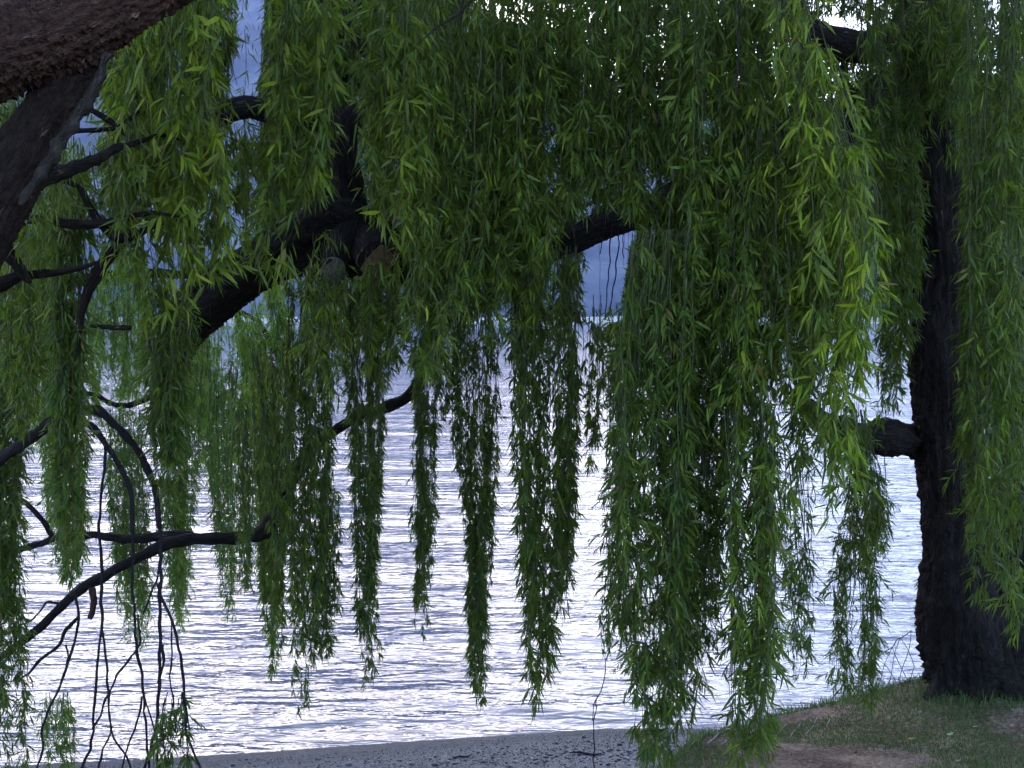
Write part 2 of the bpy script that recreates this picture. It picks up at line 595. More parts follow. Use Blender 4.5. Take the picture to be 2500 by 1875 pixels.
def gravel_material():
    m, nt, out = new_mat('grey_gravel')
    L = nt.links.new
    tc = N(nt, 'ShaderNodeTexCoord')
    v = N(nt, 'ShaderNodeTexVoronoi', Scale=80.0)
    v2 = N(nt, 'ShaderNodeTexVoronoi', Scale=200.0)
    n = N(nt, 'ShaderNodeTexNoise', Scale=1.7, Detail=5.0)
    for x in (v, v2, n):
        L(tc.outputs['Object'], x.inputs['Vector'])
    c1 = ramp(nt, v.outputs['Color'], [(0.1, (0.065, 0.06, 0.065)), (0.5, (0.115, 0.11, 0.115)), (0.9, (0.20, 0.195, 0.195))])
    c2 = ramp(nt, v2.outputs['Color'], [(0.1, (0.06, 0.055, 0.058)), (0.9, (0.19, 0.185, 0.185))])
    c = mixc(nt, 0.5, c1, c2)
    nb = N(nt, 'ShaderNodeTexNoise', Scale=26.0, Detail=7.0, Roughness=0.75)
    L(tc.outputs['Object'], nb.inputs['Vector'])
    c = mixc(nt, ramp(nt, nb.outputs[0], [(0.40, (0.85, 0.85, 0.85)), (0.58, (0, 0, 0))]), c, (0.035, 0.032, 0.034))
    c = mixc(nt, ramp(nt, n.outputs[0], [(0.4, (0, 0, 0)), (0.7, (0.6, 0.6, 0.6))]), c, (0.055, 0.05, 0.05))
    sz = N(nt, 'ShaderNodeSeparateXYZ'); L(tc.outputs['Object'], sz.inputs[0])
    wz = N(nt, 'ShaderNodeMath', operation='MULTIPLY_ADD')
    L(n.outputs[0], wz.inputs[0]); wz.inputs[1].default_value = 0.03; L(sz.outputs['Z'], wz.inputs[2])
    wet = N(nt, 'ShaderNodeMapRange')
    wet.inputs[1].default_value, wet.inputs[2].default_value, wet.inputs[3].default_value, wet.inputs[4].default_value = 0.022, 0.04, 0.45, 1.0
    L(wz.outputs[0], wet.inputs[0])
    wm = N(nt, 'ShaderNodeVectorMath', operation='SCALE'); L(c, wm.inputs[0]); L(wet.outputs[0], wm.inputs['Scale'])
    c = wm.outputs[0]
    pb = N(nt, 'ShaderNodeBsdfPrincipled', Roughness=0.75)
    L(c, pb.inputs['Base Color'])
    ad = N(nt, 'ShaderNodeMath', operation='ADD'); L(v.outputs['Distance'], ad.inputs[0]); L(v2.outputs['Distance'], ad.inputs[1])
    bp = N(nt, 'ShaderNodeBump', Strength=0.7, Distance=0.012, invert=True)
    L(ad.outputs[0], bp.inputs['Height']); L(bp.outputs[0], pb.inputs['Normal'])
    L(pb.outputs[0], out.inputs[0])
    return m


def bank_material():
    m, nt, out = new_mat('bank_earth')
    L = nt.links.new
    tc = N(nt, 'ShaderNodeTexCoord')
    n = N(nt, 'ShaderNodeTexNoise', Scale=2.3, Detail=6.0, Roughness=0.6)
    n2 = N(nt, 'ShaderNodeTexNoise', Scale=38.0, Detail=6.0, Roughness=0.7)
    n3 = N(nt, 'ShaderNodeTexNoise', Scale=0.9, Detail=3.0)
    for x in (n, n2, n3):
        L(tc.outputs['Object'], x.inputs['Vector'])
    fine = ramp(nt, n2.outputs[0], [(0.36, (0.05, 0.029, 0.021)), (0.5, (0.14, 0.09, 0.060)), (0.66, (0.30, 0.205, 0.14))])
    pale = ramp(nt, n2.outputs[0], [(0.35, (0.12, 0.078, 0.054)), (0.65, (0.34, 0.245, 0.17))])
    c = mixc(nt, ramp(nt, n.outputs[0], [(0.46, (0, 0, 0)), (0.55, (1, 1, 1))]), fine, pale)
    green = ramp(nt, n2.outputs[0], [(0.3, (0.03, 0.04, 0.014)), (0.7, (0.085, 0.095, 0.035))])
    c = mixc(nt, ramp(nt, n3.outputs[0], [(0.52, (0, 0, 0)), (0.68, (0.6, 0.6, 0.6))]), c, green)
    sx = N(nt, 'ShaderNodeSeparateXYZ'); L(tc.outputs['Object'], sx.inputs[0])
    wx = N(nt, 'ShaderNodeMath', operation='MULTIPLY_ADD')
    L(n.outputs[0], wx.inputs[0]); wx.inputs[1].default_value = 1.6; L(sx.outputs[0], wx.inputs[2])
    mf = N(nt, 'ShaderNodeMapRange')
    mf.inputs[1].default_value, mf.inputs[2].default_value, mf.inputs[3].default_value, mf.inputs[4].default_value = 2.0, 2.7, 0.6, 0.0
    L(wx.outputs[0], mf.inputs[0])
    c = mixc(nt, mf.outputs[0], c, (0.040, 0.025, 0.022))
    pb = N(nt, 'ShaderNodeBsdfPrincipled', Roughness=0.95)
    pb.inputs['Specular IOR Level'].default_value = 0.15
    L(c, pb.inputs['Base Color'])
    bp = N(nt, 'ShaderNodeBump', Strength=0.8, Distance=0.03)
    L(n2.outputs[0], bp.inputs['Height']); L(bp.outputs[0], pb.inputs['Normal'])
    L(pb.outputs[0], out.inputs[0])
    return m


M_EARTH = bank_material()
link('beach', grid_mesh('beach', -9, 9, 180, 3.5, 14, 130, beach_z, gravel_material()), kind='structure')
link('bank', grid_mesh('bank', -9, 9, 240, 2.0, 9.6, 130, bank_z, M_EARTH, keep=lambda x, y: edge_d(x, y) > -0.55), kind='structure')
# the land the camera stands on, running back behind it
def land_z(x, y):
    return np.where(y > 1.99, 1.42 - 0.134 * 2.0, 1.42 - 0.134 * np.clip(y, -14, 2)) + 0.022 * np.clip(x, 0, 9) + 0.25 * (fbm(x / 9 + 50, y / 9 + 50, 21, 3) - 0.5) * smooth(1.9, -6, y)
link('ground', grid_mesh('ground', -400, 400, 160, -600, 2.0, 160, land_z, M_EARTH), kind='structure')

# pebbles standing proud on the beach
def pebbles(n, name, mat):
    g = np.random.default_rng(41)
    t = (1 + 5 ** .5) / 2
    ico = np.array([(-1, t, 0), (1, t, 0), (-1, -t, 0), (1, -t, 0), (0, -1, t), (0, 1, t), (0, -1, -t), (0, 1, -t), (t, 0, -1), (t, 0, 1), (-t, 0, -1), (-t, 0, 1)]) / math.sqrt(1 + t * t)
    fc = np.array([(0, 11, 5), (0, 5, 1), (0, 1, 7), (0, 7, 10), (0, 10, 11), (1, 5, 9), (5, 11, 4), (11, 10, 2), (10, 7, 6), (7, 1, 8), (3, 9, 4), (3, 4, 2), (3, 2, 6), (3, 6, 8), (3, 8, 9), (4, 9, 5), (2, 4, 11), (6, 2, 10), (8, 6, 7), (9, 8, 1)])
    x = g.uniform(-3.2, 3.0, n)
    y = shore_y(x) - 0.02 - np.abs(g.normal(0.12, 0.6, n))
    ok = edge_d(x, y) < 0.05
    x, y = x[ok], y[ok]
    n = len(x)
    r = np.exp(g.normal(math.log(0.0052), 0.42, n)) * (0.55 + 0.6 * smooth(0.05, 0.6, shore_y(x) - y))
    z = np.maximum(beach_z(x, y), bank_z(x, y)) + r * 0.25
    sc = np.stack([r * g.uniform(.8, 1.6, n), r * g.uniform(.8, 1.4, n), r * g.uniform(.45, .8, n)], -1)
    a = g.uniform(0, 6.3, n)
    p = ico[None] * sc[:, None] * g.uniform(.85, 1.15, (n, 12, 1))
    X = p[..., 0] * np.cos(a)[:, None] - p[..., 1] * np.sin(a)[:, None]
    Yp = p[..., 0] * np.sin(a)[:, None] + p[..., 1] * np.cos(a)[:, None]
    v = np.stack([X + x[:, None], Yp + y[:, None], p[..., 2] + z[:, None]], -1).reshape(-1, 3)
    f = (fc[None] + (np.arange(n) * 12)[:, None, None]).reshape(-1, 3)
    link(name, mesh_np(name, v, [f], mat, smooth=True), kind='stuff')


def island_material(name, stops, rough=0.7, trans=None):
    m, nt, out = new_mat(name)
    geo = N(nt, 'ShaderNodeNewGeometry')
    c = ramp(nt, geo.outputs['Random Per Island'], stops)
    pb = N(nt, 'ShaderNodeBsdfPrincipled', Roughness=rough)
    pb.inputs['Specular IOR Level'].default_value = 0.25
    nt.links.new(c, pb.inputs['Base Color'])
    if trans:
        tr = N(nt, 'ShaderNodeBsdfTranslucent'); tr.inputs[0].default_value = (*trans, 1)
        ms = N(nt, 'ShaderNodeMixShader'); ms.inputs[0].default_value = 0.3
        nt.links.new(pb.outputs[0], ms.inputs[1]); nt.links.new(tr.outputs[0], ms.inputs[2]); nt.links.new(ms.outputs[0], out.inputs[0])
    else:
        nt.links.new(pb.outputs[0], out.inputs[0])
    return m


pebbles(9000, 'gravel', island_material('pebble', [(0, (0.035, 0.032, 0.032)), (0.5, (0.085, 0.08, 0.079)), (0.85, (0.16, 0.152, 0.148)), (1, (0.34, 0.32, 0.30))]))


def grass():
    g = np.random.default_rng(8)
    n = 110000
    x = g.uniform(0.4, 5.5, n)
    y = g.uniform(4.6, 8.0, n)
    d = edge_d(x, y)
    patch = fbm(x * 1.1 + 7, y * 1.6 + 3, 91, 4)
    rim = np.exp(-(d / 0.10) ** 2) * 0.35
    trunk = np.exp(-(((x - 2.8) / 0.55) ** 2 + ((y - 6.65) / 0.35) ** 2)) * 0.3
    lawn = 0.16 * np.exp(-(((x - 2.25) / 0.55) ** 2 + ((y - 6.25) / 0.22) ** 2)) + 0.16 * np.exp(-(((x - 2.35) / 0.35) ** 2 + ((y - 5.85) / 0.2) ** 2)) - 0.14 * np.exp(-(((x - 3.05) / 0.4) ** 2 + ((y - 6.25) / 0.4) ** 2))
    patch = patch + lawn
    keep = (d > -0.12) & (g.random(n) < smooth(0.49, 0.60, patch + rim + trunk * 0.7) + 0.03)
    x, y, d = x[keep], y[keep], d[keep]
    n = len(x)
    z = bank_z(x, y)
    tall = np.exp(-((d + 0.0) / 0.12) ** 2)
    h = g.uniform(0.014, 0.036, n) + tall * g.uniform(0.0, 0.06, n) + np.exp(-(((x - 2.8) / 0.42) ** 2 + ((y - 6.6) / 0.22) ** 2)) * g.uniform(0, 0.06, n)
    a = g.uniform(0, 6.3, n)
    w = g.uniform(0.0016, 0.0032, n)
    b = np.stack([x, y, z - 0.004], -1)
    side = np.stack([np.cos(a) * w, np.sin(a) * w, 0 * w], -1)
    lean = np.stack([-np.sin(a), np.cos(a), 0 * a], -1) * (h * g.uniform(-.8, .8, n))[:, None] + np.stack([g.normal(0, .2, n) * h, g.normal(0, .2, n) * h, h], -1)
    v = np.stack([b - side, b + side, b + lean * 0.55 + side * 0.7, b + lean * 0.55 - side * 0.7, b + lean * np.array([1.3, 1.3, 0.95])], 1).reshape(-1, 3)
    o = np.arange(n)[:, None] * 5
    link('grass', mesh_np('grass', v, [o + np.array([[0, 1, 2, 3]]), o + np.array([[3, 2, 4]])], island_material('short_grass', [(0, (0.035, 0.075, 0.014)), (0.6, (0.07, 0.12, 0.022)), (0.88, (0.14, 0.16, 0.05)), (1, (0.26, 0.20, 0.10))], 0.6, (0.08, 0.12, 0.03))), kind='stuff')


grass()

def litter():
    g = np.random.default_rng(19)
    n = 1500
    x, y = g.uniform(0.6, 5.0, n), g.uniform(4.9, 7.3, n)
    ok = edge_d(x, y) > 0.05
    x, y = x[ok], y[ok]
    n = len(x)
    z = bank_z(x, y) + 0.006
    a, L = g.uniform(0, 6.3, n), g.uniform(0.012, 0.042, n)
    d = np.stack([np.cos(a) * L, np.sin(a) * L, g.normal(0, .15, n) * L], -1)
    w = np.stack([-np.sin(a) * L, np.cos(a) * L, g.normal(0, .4, n) * L], -1) * 0.11
    c = np.stack([x, y, z], -1)
    v = np.stack([c - d / 2, c + w, c + d / 2, c - w], 1).reshape(-1, 3)
    link('leaf_litter', mesh_np('leaf_litter', v, [np.arange(n)[:, None] * 4 + np.array([[0, 1, 2, 3]])], island_material('dry_litter', [(0, (0.05, 0.035, 0.025)), (0.5, (0.12, 0.08, 0.05)), (0.8, (0.22, 0.16, 0.09)), (1, (0.36, 0.30, 0.20))])), kind='stuff')


litter()

# ------------------------------------------------------------------ foliage machinery
DENS = 1.8
LEAF_SCALE = 1.05
# openings seen through the foliage: (px, py, rx, ry, share of leaves dropped, only leaves nearer than this depth)
GAPS = [
    (612, 60, 34, 190, .93, 99), (590, 190, 30, 90, .8, 99), (600, 300, 34, 40, .7, 99),
    (1484, 640, 56, 112, 1.0, 99), (1500, 570, 58, 46, 1.0, 99), (1482, 760, 46, 45, .8, 99),
    (215, 300, 46, 80, .6, 99), (240, 500, 36, 60, .45, 99), (60, 520, 36, 36, .6, 99), (300, 650, 50, 50, .35, 8),
    (535, 500, 40, 55, .5, 99), (1320, 330, 40, 40, .5, 99), (1610, 460, 45, 45, .5, 99), (1730, 315, 28, 36, .7, 99),
    (1255, 25, 45, 35, .75, 99), (2055, 65, 60, 26, .85, 99), (1500, 160, 20, 40, .5, 99),
    (560, 725, 75, 38, .9, 99), (1350, 400, 26, 60, .5, 99), (670, 600, 50, 40, .6, 6.2),
    (1200, 790, 50, 30, .5, 99), (2085, 1505, 18, 90, .8, 99),
    # limbs and stumps showing through
    (800, 570, 140, 80, .62, 6.3), (900, 630, 80, 50, .62, 6.3), (840, 360, 38, 110, .78, 6.4), (780, 285, 70, 32, .7, 6.4),
    (560, 275, 90, 34, .7, 6.4), (2310, 660, 42, 280, .65, 6.6), (2290, 350, 45, 70, .7, 6.6), (1855, 640, 20, 130, .6, 6.4),
    (1490, 540, 40, 25, .9, 6.4), (814, 650, 40, 44, .7, 5.9), (490, 710, 60, 60, .5, 6.2), (2010, 85, 45, 40, .7, 6.5), (890, 100, 28, 40, .6, 6.4),
    (965, 990, 45, 30, .5, 6.4),
]


def gap_keep(p, g):
    px, py = pix(p)
    keep = np.ones(len(p), bool)
    w = 0.15 * np.sin(py * 0.045) + 0.12 * np.sin(px * 0.06 + py * 0.02)
    for gx, gy, rx, ry, share, dmax in GAPS:
        inside = (((px - gx) / rx) ** 2 + ((py - gy) / ry) ** 2 < 1 + w) & (p[:, 1] < dmax)
        keep &= ~(inside & (g.random(len(p)) < share))
    return keep


LEAF_S = np.array([0.0, 0.28, 0.66, 1.0])
LEAF_W = np.array([0.10, 0.98, 0.78, 0.0])


def leaf_verts(base, d, w, L, W, curl, gdir, S=LEAF_S, WD=LEAF_W):
    """pairs of points along the blade, then the tip"""
    out = []
    for k in range(len(S)):
        c = base + d * (L * S[k])[:, None] + gdir * (curl * L * S[k] ** 2)[:, None]
        if k == len(S) - 1:
            out.append(c)
        else:
            hw = w * (W * WD[k] * 0.5)[:, None]
            out += [c - hw, c + hw]
    return np.stack(out, 1)


LF4 = np.array([[0, 1, 3, 2], [2, 3, 5, 4]])
LF3 = np.array([[4, 5, 6]])
FAR_S, FAR_W = np.array([0.0, 0.42, 1.0]), np.array([0.22, 1.0, 0.0])


def norm(v):
    return v / (np.linalg.norm(v, axis=-1, keepdims=True) + 1e-9)


# six shared shapes for the leaves that are parts of their own
SHARED_LEAF = []
for k in range(6):
    v = leaf_verts(np.zeros((1, 3)), np.array([[0, 1.0, 0]]), np.array([[1.0, 0, 0]]), np.ones(1), np.full(1, 0.145 + 0.01 * k), np.full(1, 0.06 + 0.07 * k), np.array([[0, 0, -1.0]]))[0]
    v[:6, 2] += 0.02
    SHARED_LEAF.append(mesh_np('leaf', v, [LF4, LF3], M_LEAF))

LEAF_LEFT = {}
n_leaves_total = 0


def curtain(tree, prof, depth, dth, L, cov, young, ns, seed, ends=(0.72, 1.0), mat=None, single=0, twig=None, spread=1.0, name='weeping_branch', gaps=True, clump=8):
    """a weeping bunch of strands: prof rows (py, px centre, half width px)"""
    global n_leaves_total
    g = np.random.default_rng(seed)
    mat = mat or M_LEAF
    L = L * LEAF_SCALE
    base = np.array(tree.location)
    prof = np.array(prof, float)
    y0, y1 = prof[0, 0], prof[-1, 0]
    # strands
    K = 12
    u, v = g.uniform(-1, 1, ns), g.uniform(-1, 1, ns)
    tops = y0 + (y1 - y0) * np.minimum(g.random(ns) ** 2 * 0.25, 0.25)
    tops[: max(2, ns // 3)] = y0
    bots = y0 + (y1 - y0) * g.uniform(*ends, ns)
    bots = np.maximum(bots, tops + 60)
    t = np.linspace(0, 1, K)
    py = tops[:, None] + (bots - tops)[:, None] * t
    xc, hw = np.interp(py, prof[:, 0], prof[:, 1]), np.interp(py, prof[:, 0], prof[:, 2])
    Y = depth + v[:, None] * dth + 0.03 * np.sin(py * 0.01 + u[:, None] * 9)
    wig = 0.018 * FPX / depth
    px = xc + u[:, None] * hw * 0.85 + wig * np.sin(py / g.uniform(70, 180, (ns, 1)) + g.uniform(0, 6.3, (ns, 1))) * t + wig * 0.5 * np.sin(py / g.uniform(25, 60, (ns, 1)) + g.uniform(0, 6.3, (ns, 1)))
    S = P(px, py, Y)                                     # ns, K, 3
    # shoots
    area = np.trapz(2 * prof[:, 2], prof[:, 0]) * (depth / FPX) ** 2
    W = L * 0.158
    nl = int(DENS * cov * area / (L * W * 0.62 * 0.55))
    nsh = max(6, nl // clump)
    length = np.linalg.norm(np.diff(S, axis=1), axis=2).sum(1)
    si = g.choice(ns, nsh, p=length / length.sum())
    tt = g.random(nsh) ** 0.9 * (K - 1.001)
    k0 = tt.astype(int)
    fr = (tt - k0)[:, None]
    sb = S[si, k0] * (1 - fr) + S[si, k0 + 1] * fr
    az = g.uniform(0, 2 * math.pi, nsh)
    tilt = np.radians(g.uniform(12, 82, nsh)) * spread ** 0.6
    down = np.array([0, 0, -1.0])
    out = np.stack([np.cos(az) * np.sin(tilt), np.sin(az) * np.sin(tilt), -np.cos(tilt)], -1)
    SL = L * g.uniform(0.4, 1.5, nsh) * spread
    droop = g.uniform(0.1, 0.6, nsh)
    tb = MB()
    tip = sb + out * SL[:, None] + down * (droop * SL * 0.5)[:, None]
    mid = sb + out * (SL * 0.5)[:, None] + down * (droop * SL * 0.12)[:, None]
    # leaves on the shoots
    j = np.tile((np.arange(clump) + 0.6) / clump, nsh)
    sid = np.repeat(np.arange(nsh), clump)
    j = np.clip(j + g.normal(0, 0.06, len(j)), 0.02, 1.0)
    lb = sb[sid] + (tip - sb)[sid] * j[:, None]
    tan = norm(out[sid] + down * (droop[sid] * j)[:, None])
    sidev = norm(np.cross(tan, norm(g.normal(size=tan.shape))))
    op = g.uniform(0.25, 1.35, len(j))[:, None] * spread ** 0.3
    d = norm(tan + sidev * op + down * g.uniform(0.0, 0.5, len(j))[:, None])
    LL = L * g.uniform(0.55, 1.2, len(j)) * (1.05 - 0.35 * j)
    WW = LL * g.uniform(0.125, 0.19, len(j))
    nh = norm(np.array([0, -0.25, 0.55]) + g.normal(0, 0.75, d.shape))
    w = norm(np.cross(d, nh))
    gd = norm(down + 0.4 * g.normal(size=d.shape))
    curl = g.uniform(-0.1, 0.65, len(j))
    fresh = (0.78 * g.random(nsh) ** 1.6 * (0.55 + 0.45 * g.random(ns)[si]))[sid] + 0.16 * j
    if gaps:
        keep = gap_keep(lb + d * (LL * 0.5)[:, None], g)
        lb, d, w, LL, WW, curl, gd, fresh = lb[keep], d[keep], w[keep], LL[keep], WW[keep], curl[keep], gd[keep], fresh[keep]
        ks = gap_keep(mid, g)
        sb_, mid_, tip_ = sb[ks], mid[ks], tip[ks]
    else:
        sb_, mid_, tip_ = sb, mid, tip
    n = len(lb)
    # single leaves: those nearest the lens and inside the frame
    pick = np.zeros(n, bool)
    if single:
        lx, ly = pix(lb + d * (LL * 0.5)[:, None])
        score = lb[:, 1] + np.where((lx > 15) & (lx < 2485) & (ly > 15) & (ly < 1860), 0, 50) - LL * 4 + g.uniform(0, 0.12, n)
        pick[np.argsort(score)[:single]] = True
    # strands as thin tubes (3 sides), vectorised
    rr = np.linspace(1.0, 0.45, K)[None] * g.uniform(0.0012, 0.0022, (ns, 1)) * (1.0 + depth / 12)
    ang = np.arange(3) * 2 * math.pi / 3
    ring = np.stack([np.cos(ang), np.sin(ang), 0 * ang], -1)
    tv = S[:, :, None, :] + ring[None, None] * rr[..., None, None]
    i = (np.arange(ns)[:, None, None] * K * 3 + np.arange(K - 1)[None, :, None] * 3)
    jj = np.arange(3)[None, None]
    j2 = (jj + 1) % 3
    tq = np.stack([i + jj, i + j2, i + 3 + j2, i + 3 + jj], -1).reshape(-1, 4)
    if gaps:
        midp = (0.5 * (S[:, 1:] + S[:, :-1])).reshape(-1, 3)
        stay = gap_keep(midp, g) | np.repeat(g.random(ns) < 0.12, K - 1)
        tq = tq.reshape(-1, 3, 4)[stay].reshape(-1, 4)
    tb.add(tv.reshape(-1, 3), [tq])
    m = len(sb_)
    r2 = 0.0010 * (1 + depth / 14)
    hv = np.concatenate([sb_[:, None] + ring[None] * r2, tip_[:, None]], 1)
    hq = (np.arange(m) * 4)[:, None, None] + np.array([[0, 1, 3], [1, 2, 3], [2, 0, 3]])[None]
    hq = hq.reshape(-1, 3)
    tb.add(hv.reshape(-1, 3), [hq])
    o = tb.build(name, twig or M_TWIG_GREEN, tree, base)
    # leaves
    args = (lb[~pick], d[~pick], w[~pick], LL[~pick], WW[~pick], curl[~pick], gd[~pick])
    nn = n - pick.sum()
    if depth < 4.95:
        lv = leaf_verts(*args).reshape(-1, 3) - base
        off = (np.arange(nn) * 7)[:, None, None]
        me = mesh_np('leaves', lv, [(off + LF4).reshape(-1, 4), (off + LF3).reshape(-1, 3)], mat, {'fresh': np.repeat(fresh[~pick], 7)})
    else:
        lv = leaf_verts(*args, FAR_S, FAR_W).reshape(-1, 3) - base
        off = (np.arange(nn) * 5)[:, None]
        me = mesh_np('leaves', lv, [off + np.array([[0, 1, 3, 2]]), off + np.array([[2, 3, 4]])], mat, {'fresh': np.repeat(fresh[~pick], 5)})
    link('leaves', me, o, kind='stuff', young=float(young))
    for q in np.nonzero(pick)[0]:
        dd, ww = d[q], norm(w[q] - d[q] * (w[q] @ d[q]))
        zz = np.cross(ww, dd)
        b = lb[q] - base
        M = Matrix(((ww[0], dd[0], zz[0], b[0]), (ww[1], dd[1], zz[1], b[1]), (ww[2], dd[2], zz[2], b[2]), (0, 0, 0, 1)))
        c = link('leaf', SHARED_LEAF[int(g.integers(0, 6))], o, young=float(young) + float(fresh[q]) + 0.08)
        c.matrix_local = M @ Matrix.Scale(float(LL[q]) * 1.08, 4)
    n_leaves_total += n
    return o


def limb(tree, rows, name, mat, depth=None, sides=14, step=0.04, rough=0.13, seed=0, furrow=0.085, **kw):
    mb = MB()
    pts = px_path(rows, depth)
    tube(mb, pts, sides, step, rough, seed, furrow)
    return mb.build(name, mat, tree, np.array(tree.location), **kw)


def twigs(tree, name, mat, paths, depth, sides=5, rough=0.12, **kw):
    mb = MB()
    g = np.random.default_rng(len(paths) * 7 + int(paths[0][0][0]))
    for k, p in enumerate(paths):
        q = [p[0]]
        for a, b in zip(p[:-1], p[1:]):
            ln = math.hypot(b[0] - a[0], b[1] - a[1])
            m = int(ln // 26)
            for t in range(1, m + 1):
                f = t / (m + 1)
                q.append((a[0] + (b[0] - a[0]) * f + g.normal(0, 1.6), a[1] + (b[1] - a[1]) * f, (a[2] + (b[2] - a[2]) * f) * g.uniform(.85, 1.2)))
            q.append(b)
        p = [(x, y, r * .74) for x, y, r in q]
        tube(mb, px_path(p, depth), sides, 0.025, rough, k + 5, 0)
    return mb.build(name, mat, tree, np.array(tree.location), **kw)


# ================================================================== near willow, top left
A = thing('willow_tree', 'nearest willow with a thick reddish brown bough across the top corner and bare dangling twigs', 'tree', (-3.0, 3.7, 0.95))
mb = MB()
trunk_pts = np.vstack([[(-3.05, 3.75, 0.75, 0.36), (-2.95, 3.7, 1.1, 0.25), (-2.55, 3.6, 1.9, 0.19)], px_path([(-260, 820, 120), (-85, 580, 96), (12, 440, 78), (104, 295, 62), (182, 160, 54), (240, 60, 45)], 3.5)])
tube(mb, trunk_pts, 56, 0.016, 0.06, 1, 0.085, lobes=lambda s: 0.35 * np.exp(-s * 9))
mb.build('trunk', M_BARK_BROWN, A, np.array(A.location))
mb = MB()
tube(mb, px_path([(-520, 324, 110.4), (-200, 194, 103.0), (0, 124, 99.4), (120, 89, 92.0), (230, 42, 77.3), (340, -11, 66.2), (470, -96, 60.7), (700, -266, 47.8), (1000, -386, 31.3)], 3.42), 72, 0.012, 0.06, 2, 0.13)
mb.build('bough', M_BARK_RED, A, np.array(A.location))
limb(A, [(262, 128, 9), (232, 215, 13), (196, 275, 14), (155, 335, 14), (118, 400, 13), (80, 450, 10), (50, 500, 6)], 'pale_bark_ridge', M_BARK_PALE, 3.33, 12, 0.008, 0.22, 4, 0.2)
limb(A, [(40, 470, 24.0, 3.55), (110, 435, 20.8, 3.7), (180, 410, 16.0, 3.9), (245, 385, 12.0, 4.1), (275, 365, 9.6, 4.2), (330, 350, 6.4, 4.3), (400, 330, 4.0, 4.4), (480, 360, 1.6, 4.5)], 'limb', M_BARK, None, seed=7)
limb(A, [(40, 415, 9.0), (120, 432, 8.5), (190, 455, 7.2), (215, 500, 8.8), (245, 545, 10.4), (285, 580, 11.2), (330, 575, 8.8), (400, 540, 5.6), (470, 545, 2.4)], 'limb', M_BARK, 4.4, seed=8)
limb(A, [(-120, 545, 16.0), (0, 543, 12.8), (90, 535, 11.2), (180, 548, 12.0), (280, 540, 9.6), (360, 520, 5.6), (450, 530, 2.4)], 'limb', M_BARK, 4.3, seed=9)
limb(A, [(330, 560, 12.8), (300, 588, 13.6), (262, 630, 16.0), (235, 675, 14.4), (205, 740, 9.6), (190, 860, 3.2)], 'limb', M_BARK, 4.5, seed=10)
limb(A, [(-60, 560, 20.8), (0, 605, 19.2), (40, 640, 16.8), (55, 670, 12.8), (75, 690, 4.8)], 'limb', M_BARK, 4.0, seed=11)
limb(A, [(-60, 720, 20.8), (10, 690, 17.6), (60, 672, 12.8), (120, 668, 10.4), (190, 655, 7.2), (240, 640, 4.0)], 'limb', M_BARK, 4.05, seed=12)
limb(A, [(150, 275, 6.4), (200, 260, 5.6), (260, 290, 6.4), (310, 330, 4.8)], 'limb', M_BARK, 4.5, seed=13)
limb(A, [(100, 322, 6.4), (170, 320, 6.4), (230, 318, 6.4), (290, 310, 4.8), (340, 270, 4.0)], 'limb', M_BARK, 4.5, seed=14)
# the arched branch low on the left with its dangling bare twigs
limb(A, [(-786, 1890, 26, 3.62), (-450, 1480, 22, 4.2), (-200, 1230, 18, 4.8), (-60, 1150, 15, 4.9), (11, 1113, 14, 4.9), (80, 1066, 13, 4.9), (137, 1030, 12, 4.9), (174, 1027, 10, 4.9), (224, 1041, 8, 4.9), (250, 1074, 7, 4.9), (282, 1121, 6.5, 4.9), (318, 1197, 6, 4.9), (323, 1300, 5.5, 4.9)], 'arched_branch', M_TWIG, None, 10, 0.02, 0.10, 15, 0.03)
limb(A, [(60, 1080, 9), (120, 1030, 11), (163, 1014, 12), (199, 1001, 12), (246, 1007, 11), (268, 1027, 10), (300, 1056, 9), (336, 1099, 8), (358, 1142, 8), (380, 1202, 7), (389, 1290, 6)], 'arched_branch', M_TWIG, 4.95, 10, 0.02, 0.10, 16, 0.03)
twigs(A, 'bare_twig', M_TWIG, [
    [(253, 1066, 5), (257, 1106, 5), (248, 1197, 5), (240, 1281, 5), (249, 1395, 5.5), (249, 1521, 5), (240, 1600, 4.5), (228, 1740, 4.5), (221, 1830, 5), (205, 1860, 5), (188, 1900, 5)],
    [(249, 1521, 4.5), (256, 1590, 4.5), (262, 1640, 4), (265, 1710, 4), (271, 1779, 3.5), (250, 1830, 3.5), (238, 1890, 3)],
    [(264, 1696, 3.5), (245, 1750, 4), (226, 1780, 4)],
    [(271, 1779, 3.5), (285, 1815, 3.5), (310, 1849, 3.5), (326, 1890, 3)],
    [(330, 1591, 3.5), (308, 1620, 4), (284, 1648, 4), (266, 1700, 3.5)]], 4.9)
twigs(A, 'bare_twig', M_TWIG, [
    [(389, 1280, 6), (393, 1360, 6), (391, 1500, 6), (389, 1652, 6), (384, 1720, 6), (381, 1784, 6), (368, 1830, 5.5), (346, 1890, 5)],
    [(396, 1575, 5), (400, 1610, 5), (386, 1668, 5)],
    [(393, 1380, 4.5), (376, 1430, 4), (360, 1475, 3.5), (350, 1500, 3)],
    [(381, 1784, 5), (385, 1830, 4), (383, 1890, 4)]], 4.95)
twigs(A, 'bare_twig', M_TWIG, [
    [(383, 1425, 4), (396, 1465, 5), (419, 1513, 5), (432, 1560, 5), (441, 1600, 5), (448, 1660, 5), (450, 1705, 4.5), (455, 1750, 4.5), (453, 1784, 4), (470, 1830, 4), (492, 1890, 4)],
    [(419, 1521, 3), (420, 1590, 3), (414, 1652, 3), (424, 1714, 2.5), (428, 1760, 2)],
    [(450, 1705, 3), (432, 1740, 3), (428, 1790, 2.5)]], 4.85)
